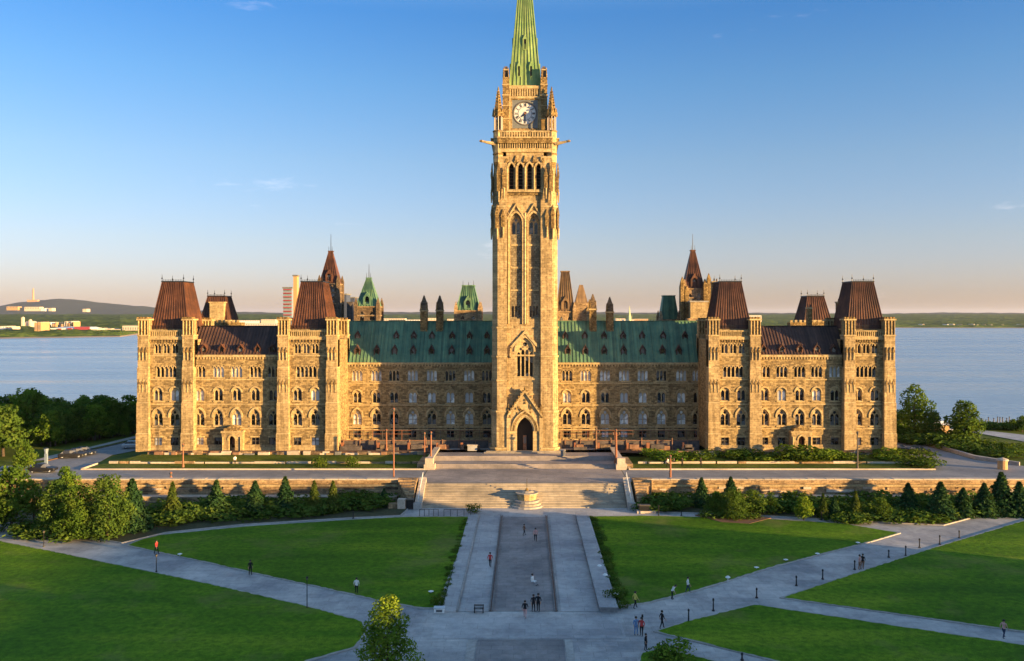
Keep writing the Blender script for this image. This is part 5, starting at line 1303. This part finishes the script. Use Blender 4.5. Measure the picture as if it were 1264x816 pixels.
pole(760.5,0,530,151,-.5,'red-brown lamp standard at the right edge of the forecourt',r=.16)
pole(532,0,533,152.5,-.5,'orange lamp standard at the left edge of the forecourt',r=.12,arms=False)
pole(524,0,534,158,-.4,'second shorter orange post left of the forecourt wall',r=.09,arms=False)
pole(827.5,0,562,139,ZU,'rusty lamp standard on the road above the right terrace wall',r=.13)
pole(226,0,548,150,-1.0,'orange-brown lamp standard on the left grass terrace before the left wing',r=.09,arms=False)
pole(1058.5,0,533,149.5,ZU,'dark lamp standard with red base on the right grass terrace',mat='frame',r=.09,arms=False)
pole(736,0,528,163,-.3,'yellow-brown lantern post in the court right of the tower',mat='wood',r=.12)
pole(477,0,530,163,-.3,'orange post in the shaded court left of the tower',r=.11,arms=False)
pole(211,0,583,139.5,ZU,'short orange post on the road behind the left terrace wall',r=.1,arms=False)
def post(px,py,top,label,kind,z=ZL):
    x,y=G(px,py,z); h=Z(top,y)-z
    e=empty({'lamp':'path_lamp','bollard':'bollard','light':'lawn_light'}[kind],(x,y,z),label=label,cat={'lamp':'lamp post','bollard':'bollard','light':'lawn light'}[kind]); b=MB()
    if kind=='lamp':
        b.cyl(0,0,0,.15,.12,.1,'iron',8); b.cyl(0,0,.15,h-.3,.05,.04,'iron',6); b.build('post',e); b=MB(); b.cyl(0,0,h-.3,h-.05,.08,.15,'frame',6); b.cyl(0,0,h-.05,h+.05,.17,.03,'iron',6); b.build('lantern',e)
    elif kind=='bollard':
        b.cyl(0,0,0,.1,.16,.14,'iron',8); b.cyl(0,0,.1,h-.18,.075,.06,'iron',8); b.build('post',e); b=MB(); b.cyl(0,0,h-.18,h,.11,.09,'iron',8); b.cyl(0,0,h,h+.06,.09,.02,'iron',8); b.build('cap',e)
    else:
        b.cyl(0,0,0,h*.6,.05,.05,'palemetal',6); b.build('stem',e); b=MB(); b.cyl(0,0,h*.6,h*.8,.1,.3,'white',10); b.cyl(0,0,h*.8,h,.3,.12,'white',10); b.build('shade',e)
for a in ((54,675,655,'thin path lamp on the grass edge at the far left','lamp'),(193,706,684,'thin path lamp below the walker on the left path','lamp'),(379,751,712,'tallest path lamp at the lower edge of the left path','lamp'),
  (793,773,759,'dark bollard behind the group at the path junction','bollard'),(850,768,752,'bent dark bollard at the kerb of the right path, nearest the junction','bollard'),(880.5,754,739,'dark bollard with shadow in the right path','bollard'),(934,738,726,'dark bollard at the start of the branch path','bollard'),(983,723,711,'dark thick bollard above the start of the right lawn','bollard'),(1015.5,715,703,'dark bollard between the thick bollard and the couple','bollard'),(1055,703,692,'dark bollard just left of the couple on the right path','bollard'),(1097,688,679,'first dark bollard right of the couple','bollard'),(1118,686,674,'second bollard right of the couple, against the kerb','bollard'),(1135,676,665,'third bollard right of the couple, standing in the path','bollard'),(1160,672,661,'dark bollard near the path bend at the right','bollard'),(1184,664,655,'last small bollard before the right edge','bollard'),(916,815,806,'short bollard on the path at the bottom right','bollard'),
  (813,636.5,624,'dark post at the top corner of the right lawn','bollard'),(841,636.5,631,'small dark bollard at the top edge of the right lawn','bollard'),(1014,642,632,'dark post on the curved path behind the right lawn','bollard'),(436,640,632,'small dark post on the curved path behind the left lawn','bollard'),
  (898.5,719,711,'white mushroom light nearest the walkers on the right lawn','light'),(934,703,699.5,'white light second along the right lawn edge','light'),(970,693.5,690,'wide white light third along the right lawn edge','light'),(1009,686,682.5,'small white light fourth along the right lawn edge','light'),(1059,672,669,'small white light furthest along the right lawn edge','light'),(532,733,729,'white spotlight left at the tip of the left lawn','light'),(222,687,683,'white light at the upper left edge of the left lawn','light'),(761,741,731,'white lamp at the near end of the right hedge','light'),(747,716,708,'white lamp in the middle of the right hedge','light'),(740,704,697,'white lamp further up in the right hedge','light'),(1258,584,572,'white lamp by the round kiosk at the right edge','light')): post(*a)
x,y=G(542,757,ZL); b=MB(); b.box(x-.5,x+.5,y,y+.6,ZL,ZL+.45,'white'); b.box(x-.55,x+.55,y-.05,y+.65,ZL+.454,ZL+.52,'palemetal'); b.box(x-.3,x+.3,y-.03,y-.002,ZL+.1,ZL+.35,'kerbdark'); tag(b.build('utility_box'),'small white utility box at the lower tip of the left lawn','box')
x,y=G(591,757,ZL); b=MB(); b.box(x-.5,x+.5,y,y+.45,ZL+.38,ZL+.45,'kerbdark'); b.box(x-.5,x+.5,y+.4,y+.45,ZL+.55,ZL+.75,'kerbdark')
for s in (-.42,.42): b.box(x+s-.04,x+s+.04,y,y+.44,ZL,ZL+.6,'iron')
tag(b.build('bench'),'small bench on the promenade at its lower left corner','bench')
x,y=G(1237.5,579,ZU); b=MB(); b.cyl(x,y,ZU,ZU+1.5,.8,.8,'orangew',14); b.cyl(x,y,ZU+1.5,ZU+1.75,1.0,.9,'coping',14); b.cyl(x,y,ZU+1.75,ZU+2.0,.9,.1,'coping',14); tag(b.build('kiosk'),'small round cream kiosk beside the road at the right edge','kiosk')
x,y=G(57,576,ZU); b=MB(); b.box(x-.35,x+.35,y-.3,y+.3,ZU,ZU+.3,'kerbdark'); b.box(x-.22,x+.22,y-.2,y+.2,ZU+.3,ZU+2.3,'bluegrey'); b.cyl(x,y,ZU+2.3,ZU+3.2,.25,.4,'bluegrey',8); b.cyl(x,y,ZU+3.2,ZU+3.4,.5,.1,'iron',8); tag(b.build('entry_pillar'),'slim blue-grey pillar by the left car park','pillar')
# rectangular monument signs / gate bits on the lower right of steps
x,y=G(800,634,ZL); b=MB(); b.box(x-1.6,x+1.2,y,y+1.2,ZL,ZL+.35,'coping'); b.box(x-1.3,x+.2,y+.2,y+1,ZL+.35,ZL+1.1,'iron'); b.box(x-1.5,x+.4,y+.1,y+1.1,ZL+1.1,ZL+1.2,'frame'); tag(b.build('planter_box'),'dark box on a pale plinth right of the great steps','box')
x,y=G(501,629,ZL); b=MB(); b.box(x-1.3,x-.1,y,y+1.2,ZL,ZL+1.5,'coping'); b.box(x,x+1.1,y+.2,y+1,ZL,ZL+1.4,'iron'); b.box(x-.05,x+1.2,y+.1,y+1.1,ZL+1.4,ZL+1.5,'frame'); tag(b.build('gate_pier'),'pale stone pier with a dark cabinet left of the great steps','pier')
# thin railings on the lower plaza
for (p0,p1,lab) in (((518,637),(541,637),'thin low railing near the left end of the plaza'),((548,637.3),(581,637.3),'thin low railing beside the top left lawn corner')):
    (xa,ya),(xb,yb)=G(*p0,ZL),G(*p1,ZL); b=MB(); b.tube((xa,ya,ZL+1),(xb,yb,ZL+1),.035,.035,'iron')
    for i in range(5): t=i/4; b.tube((xa+(xb-xa)*t,ya,ZL),(xa+(xb-xa)*t,ya,ZL+1),.035,.035,'iron')
    tag(b.build('railing'),lab,'railing')
# cars
def car(x,y,z,rz,paint,label):
    e=empty('parked_car',(x,y,z),rz,label=label,cat='car'); b=MB()
    secs=[(-2.15,.45,.78,.8),(-2.0,.3,.85,.9),(-1.2,.28,.92,.98),(1.0,.28,.92,.9),(2.0,.3,.85,.78),(2.2,.4,.75,.62)]
    vs=[];
    for x_,zb,hw,zt in secs: vs+=[(x_,-hw,zb),(x_,-hw*1.0,zt*.8),(x_,-hw*.9,zt),(x_,hw*.9,zt),(x_,hw,zt*.8),(x_,hw,zb)]
    fs=[tuple(range(6))[::-1],tuple(range(30,36))]+[(i*6+j,i*6+(j+1)%6,(i+1)*6+(j+1)%6,(i+1)*6+j) for i in range(5) for j in range(6)]
    b.mesh(vs,fs,paint); b.build('body',e)
    b=MB(); b.frus((-1.75,1.0,-.8,.8),(-1.2,.35,-.62,.62),.9,1.4,'glass'); b.build('windows',e); b=MB(); b.box(-1.15,.3,-.6,.6,1.402,1.45,paint); b.build('roof',e)
    for sx in (-1.35,1.4):
        for sy in (-.88,.72): w=MB(); w.tube((sx,sy,.32),(sx,sy+.16,.32),.32,.32,'iron',12); w.tube((sx,sy-.01,.32),(sx,sy+.17,.32),.18,.18,'palemetal',8); w.build('wheel',e)
M['carblue']=plain('dark_blue_car_paint',(.02,.03,.06),.25,.3); M['carwhite']=plain('silver_car_paint',(.45,.46,.48),.3,.4)
for px,py,rz,pt,lab in ((97,562.5,.25,'carblue','dark parked car on the side road left of the building'),(104,561,.3,'carblue','second dark parked car nose to tail on the left side road'),(88,565,.3,'iron','black parked car nearest the left car park'),(1112,558,-.3,'iron','dark parked car beside the right corner of the building'),(1135,560,-.4,'iron','black car driving on the right side road'),
    (53,583,.1,'iron','black car in the left car park'),(1110,527.5,0,'carwhite','silver parked car just behind the right corner of the building'),(1165,534,.1,'carwhite','white parked car left of the lakeside tree'),(1155,535,.1,'carblue','dark parked car in the park by the lake'),(165,553,.3,'carwhite','silver car on the side road at the left corner of the building')):
    x,y=G(px,py,ZU); car(x,y,ZU+.02,rz,pt,lab)
x,y=G(1160,536,ZU); b=MB(); b.box(x-2.2,x+2.2,y,y+3,ZU,ZU+2.0,'orangew'); b.frus((x-2.6,x+2.6,y-.4,y+3.4),(x-1.6,x+1.6,y+1,y+2),ZU+2,ZU+2.8,'white'); b.box(x-.5,x+.5,y-.05,y-.01,ZU,ZU+1.7,'frame'); tag(b.build('pavilion_hut'),'small hut with orange wall and white roof by the lake','hut')
# neighbouring block added out of view at the right, sized to shade the lawns
e=empty('shade_block',(113,-12,ZL),label='long stone building with steep green roof, added out of view to shade the lawns',cat='building')
b=MB(); T=Matrix.Rotation(-PI/2,4,'Z')
hs=[arch(u,zz,1.6,2.6,1.1,3) for u in np.arange(-81,82,5.4) for zz in (1.2,5.4)]
b.plate(rect(-84,84,0,9.5),hs,-12,-11.5,'rubble',T=T); b.box(-11.45,12,-84,84,0,9.5,'rubble'); b.box(-12.3,12.3,-84.3,84.3,9.503,9.9,'trim'); b.build('wall',e)
b=MB()
for l in hs: b.mesh([(x,-11.6,z) for x,z in l],[tuple(range(len(l)))],'glass',T)
w=b.build('window_rows',e)
b=MB(); b.frus((-12,12,-84,84),(-5,5,-80,80),9.9,16.5,'verdigris'); b.box(-5.1,5.1,-80.1,80.1,16.503,19,'verdigris'); r=b.build('roof',e)
for yy in (-50,0,50): b=MB(); b.box(-1,1,yy-.8,yy+.8,16,21.5,'rubble'); b.box(-1.15,1.15,yy-.95,yy+.95,21.5,21.8,'trim'); b.build('chimney',r)
# waterfront posts
for i in range(26):
    px=1168+i*3.7+rnd.uniform(-1,1); x,y=G(px,526.8+(px-1168)*.02,ZU); b=MB(); h=rnd.uniform(1,2.6); b.cyl(0,0,0,h,.12,.1,'frame',6); b.cyl(0,0,h,h+.2,.18,.05,'iron',6); o=b.build('waterfront_post'); o.location=(x,y,ZU); tag(o,'dark post on the waterfront at the right','post','posts along the waterfront')
# ------------------------------------------------------------------ people
M['skin']=plain('skin',(.42,.24,.16),.6); M['hairdark']=plain('dark_hair',(.03,.02,.015),.7)
for k,c in {'black':(.015,.015,.018),'white':(.75,.73,.7),'red':(.45,.05,.05),'pink':(.55,.3,.27),'blue':(.12,.22,.4),'navy2':(.03,.04,.08),'yellow':(.55,.45,.1),'brown':(.2,.1,.06),'grey':(.25,.25,.26)}.items(): M['cloth_'+k]=plain('cloth_'+k,c,.85,0,.2)
def person(px,py,rz,top,leg,label,pose='walk',h=1.72,z=ZL,bend=0):
    s=h/1.72; st=.22 if pose=='walk' else .04; sit=pose=='sit'
    J={'pel':(0,0,.93),'che':(0,-.02-bend*.15,1.28-bend*.08),'nec':(0,-.0-bend*.3,1.47-bend*.15),'hd':(0,-.03-bend*.36,1.60-bend*.2),'top':(0,-.02-bend*.4,1.68-bend*.22)}
    if sit: J={k:(x,y,zz-.5) for k,(x,y,zz) in J.items()}
    E=[('pel','che'),('che','nec'),('nec','hd'),('hd','top')]; Rr={'pel':.15,'che':.15,'nec':.06,'hd':.105,'top':.07}
    for s_,n in ((-1,'l'),(1,'r')):
        f=s_*st
        if sit: J.update({n+'hip':(s_*.1,0,.4),n+'kn':(s_*.16,-.45,.45),n+'an':(s_*.14,-.55,.08),n+'to':(s_*.15,-.72,.04)})
        else: J.update({n+'hip':(s_*.1,0,.86),n+'kn':(s_*.11,-f*.6-.03,.48),n+'an':(s_*.11,-f+.04*(f<0),.08),n+'to':(s_*.13,-f-.17,.04)})
        cz=J['che'][2]; cy=J['che'][1]
        J.update({n+'sh':(s_*.2,cy,cz+.12),n+'el':(s_*.27,cy+f*.5+.03,cz-.17),n+'wr':(s_*.26,cy+f*.9-.08,cz-.40)})
        E+=[('pel',n+'hip'),(n+'hip',n+'kn'),(n+'kn',n+'an'),(n+'an',n+'to'),('che',n+'sh'),(n+'sh',n+'el'),(n+'el',n+'wr')]
        Rr.update({n+'hip':.105,n+'kn':.065,n+'an':.045,n+'to':.035,n+'sh':.065,n+'el':.045,n+'wr':.03})
        wx,wy,wz=J[n+'wr']; J[n+'pa']=(wx,wy-.02,wz-.08); E.append((n+'wr',n+'pa')); Rr[n+'pa']=.032
    keys=list(J); me=bpy.data.meshes.new('body'); me.from_pydata([J[k] for k in keys],[(keys.index(a),keys.index(c)) for a,c in E],[])
    o=bpy.data.objects.new('body',me); COL.objects.link(o); md=o.modifiers.new('s','SKIN'); md.use_smooth_shade=True
    sv=me.skin_vertices[0].data
    for i,k in enumerate(keys): sv[i].radius=(Rr[k],Rr[k]*(.72 if k in('pel','che') else 1)); sv[i].use_root=(k=='pel')
    sb=o.modifiers.new('u','SUBSURF'); sb.levels=1; sb.render_levels=1
    dg=bpy.context.evaluated_depsgraph_get(); m2=bpy.data.meshes.new_from_object(o.evaluated_get(dg)); bpy.data.objects.remove(o)
    vs=[v.co.copy() for v in m2.vertices]; off=.5 if sit else 0
    fs=[tuple(p.vertices) for p in m2.polygons]; b=MB()
    hz=J['nec'][2]+.02; wz_=J['pel'][2]
    for grp,mat in ((0,'skin'),(1,'cloth_'+top),(2,'cloth_'+leg),(3,'iron')):
        sel=[]
        for f in fs:
            c=sum((vs[i] for i in f),Vector())/len(f)
            if c.z>hz: g=0
            elif abs(c.x)>.2 and c.z<J['lel'][2]-.08 and not sit: g=0
            elif c.z>wz_-.02: g=1
            elif c.z<.1: g=3
            else: g=2
            if g==grp: sel.append(f)
        idx=sorted({i for f in sel for i in f}); mp_={q:i for i,q in enumerate(idx)}
        b.mesh([vs[i] for i in idx],[tuple(mp_[i] for i in f) for f in sel],mat)
    # fingers and thumbs, nose and ears
    for n,s_ in (('l',-1),('r',1)):
        wx,wy,wz=J[n+'pa']
        for q in range(4): b.tube((wx,wy-.03+.02*q,wz),(wx-s_*.012,wy-.035+.02*q,wz-.085+.01*abs(q-1.5)),.010,.007,'skin',5)
        b.tube((wx,wy-.035,wz+.03),(wx-s_*.02,wy-.07,wz-.02),.011,.008,'skin',5); hx,hy,hzz=J['hd']; b.box(s_*.095+hx-.012,s_*.095+hx+.012,hy-.02,hy+.02,hzz-.03,hzz+.03,'skin')
    hx,hy,hzz=J['hd']; b.frus((hx-.018,hx+.018,hy-.13,hy-.08),(hx-.008,hx+.008,hy-.11,hy-.08),hzz-.03,hzz+.04,'skin')
    for q in (-.035,.035): b.box(hx+q-.012,hx+q+.012,hy-.108,hy-.09,hzz+.03,hzz+.045,'iron')
    b.box(hx-.025,hx+.025,hy-.105,hy-.09,hzz-.06,hzz-.05,'cloth_red')
    x,y=G(px,py,z); e=empty('person',(x,y,z+.01),rz,label=label,cat='person'); e.scale=(s,s,s); b.build('body',e,smooth=True)
    a=MB(); a.cyl(hx,hy+.03,hzz-.02,hzz+.09,.115,.12,'hairdark',10); a.cyl(hx,hy+.02,hzz+.09,hzz+.14,.12,.05,'hairdark',10); a.build('hair',e)
for a in ((193,684,1.2,'red','black','person in a dark red top walking on the left path edge','walk'),(309,710,.6,'black','black','person in black standing at the kerb of the left path','stand'),(440,733,3.1,'white','black','person in a white top and black trousers at the corner of the left lawn','stand'),
  (605,700,3.0,'red','black','person in a bright red jacket walking on the left walkway','walk'),(661,668,0,'pink','black','person in black with pale pink shawl in the central lane','walk'),(647,661,2,'brown','black','distant small person in the central lane left of the pink one','walk',1.5),(657,722,1,'white','grey','person sitting on the paving of the central lane','sit'),
  (648,763,3,'black','pink','person in dark top with bare legs at the lane end, left of the pair','walk'),(658.5,755,.3,'black','black','left one of the pair in black at the near end of the lane','stand'),(664.5,755,-.4,'black','black','right one of the pair in black at the near end of the lane, taller','stand',1.82),
  (784,751,2,'yellow','black','person with yellow vest and dark coat at the right promenade corner','walk'),(829.5,740,1.5,'white','black','white-topped person bending over at the right lawn edge','stand'),(849,732,1.4,'white','navy2','person in pale blue-white top by the right lawn edge','walk'),(785,784,.3,'blue','blue','person in light blue at the path junction','stand'),(792,785,-.5,'red','black','person in dark red coat beside the one in blue','stand'),
  (817,776,1.8,'black','black','person all in black walking at the kerb of the right path','walk'),(1061,703,.8,'pink','brown','left person of the couple by the kerb of the right path','stand'),(1065,702,-.8,'black','brown','dark-topped right person of the couple on the right path','stand'),(1239,788,2,'pink','navy2','person with pinkish top and dark trousers on the branch path at the right','walk'),(797,803,1,'black','black','dark person at the tip of the bottom lawn','stand',1.5)):
    pose=a[6]; person(*a[:6],pose,a[7] if len(a)>7 else 1.72,bend=1 if 'bending' in a[5] else 0)
for px,lab in ((824,'person with white top before the right grass terrace'),(842,'person in dark clothes left on the upper road'),(865,'person in black right on the upper road by the bushes'),(290,'person in white on the left grass terrace edge')):
    person(px,577 if px>500 else 574,.5,'white' if 'white' in lab else 'black','black',lab,'stand',z=ZU)
person(651,553.6,0,'white','brown','person in a white top standing in the tower portal','stand',z=.0)
# ------------------------------------------------------------------ haze, light, camera
EL,AZ=math.radians(6.0),math.radians(64)
sd=Vector((math.sin(AZ)*math.cos(EL),-math.cos(AZ)*math.cos(EL),math.sin(EL)))   # towards the sun: right, behind the camera
L=bpy.data.lights.new('sun','SUN'); L.energy=4.4; L.angle=math.radians(.5); L.color=(1,.632,.24)
so=bpy.data.objects.new('sun',L); COL.objects.link(so); so.rotation_euler=(-sd).to_track_quat('-Z','Y').to_euler(); so.location=(100,-50,80)
wd=bpy.data.worlds.new('World'); S.world=wd; wd.use_nodes=True; nt=wd.node_tree; nt.nodes.clear()
out=nt.nodes.new('ShaderNodeOutputWorld'); bg=nt.nodes.new('ShaderNodeBackground'); sk=nt.nodes.new('ShaderNodeTexSky')
sk.sky_type='NISHITA'; sk.sun_disc=False; sk.sun_elevation=EL; sk.sun_rotation=PI-AZ; sk.air_density=1.0; sk.dust_density=.6; sk.ozone_density=2.2; sk.altitude=100
tc=nt.nodes.new('ShaderNodeTexCoord'); sx=nt.nodes.new('ShaderNodeSeparateXYZ'); nt.links.new(tc.outputs['Generated'],sx.inputs[0])
rp_=ramp(nt,sx.outputs[2],SKYR)
c=mixc(nt,1.0,sk.outputs[0],rp_.outputs[0],'MULTIPLY')
mp=nt.nodes.new('ShaderNodeMapping'); mp.inputs['Scale'].default_value=(2.2,2.2,9); nt.links.new(tc.outputs['Generated'],mp.inputs[0])
cn=noise(nt,mp.outputs[0],1.7,7,.62); cf=ramp(nt,cn.outputs[0],[(.65,(0,0,0)),(.88,(.12,)*3)]).outputs[0]
c=mixc(nt,cf,c,(12,9.5,8.6)); nt.links.new(c,bg.inputs[0]); bg.inputs[1].default_value=SKYS; nt.links.new(bg.outputs[0],out.inputs[0])
if HAZE>0:
    m=bpy.data.materials.new('haze_air'); m.use_nodes=True; nt=m.node_tree; nt.nodes.clear(); o_=nt.nodes.new('ShaderNodeOutputMaterial'); v=nt.nodes.new('ShaderNodeVolumePrincipled')
    v.inputs['Color'].default_value=(.68,.76,1.0,1); v.inputs['Density'].default_value=HAZE; v.inputs['Anisotropy'].default_value=.1; nt.links.new(v.outputs[0],o_.inputs['Volume']); M['haze']=m
    b=MB(); b.box(-45000,45000,-1600,61000,-60,330,'haze'); o=b.build('haze'); tag(o,kind='stuff')
cam=bpy.data.cameras.new('camera'); co=bpy.data.objects.new('camera',cam); COL.objects.link(co); S.camera=co
co.location=(0,0,HC); co.rotation_euler=(PI/2,0,0); cam.sensor_fit='HORIZONTAL'; cam.sensor_width=36; cam.lens=FO/1264*36; cam.shift_x=-(CX-632)/1264; cam.shift_y=-(408-HY)/1264
cam.clip_start=.5; cam.clip_end=80000
S.view_settings.view_transform='Standard'; S.view_settings.look='None'; S.view_settings.exposure=EXPO; S.view_settings.gamma=1
S.cycles.max_bounces=5; S.cycles.diffuse_bounces=2; S.cycles.volume_bounces=0; S.cycles.volume_step_rate=10
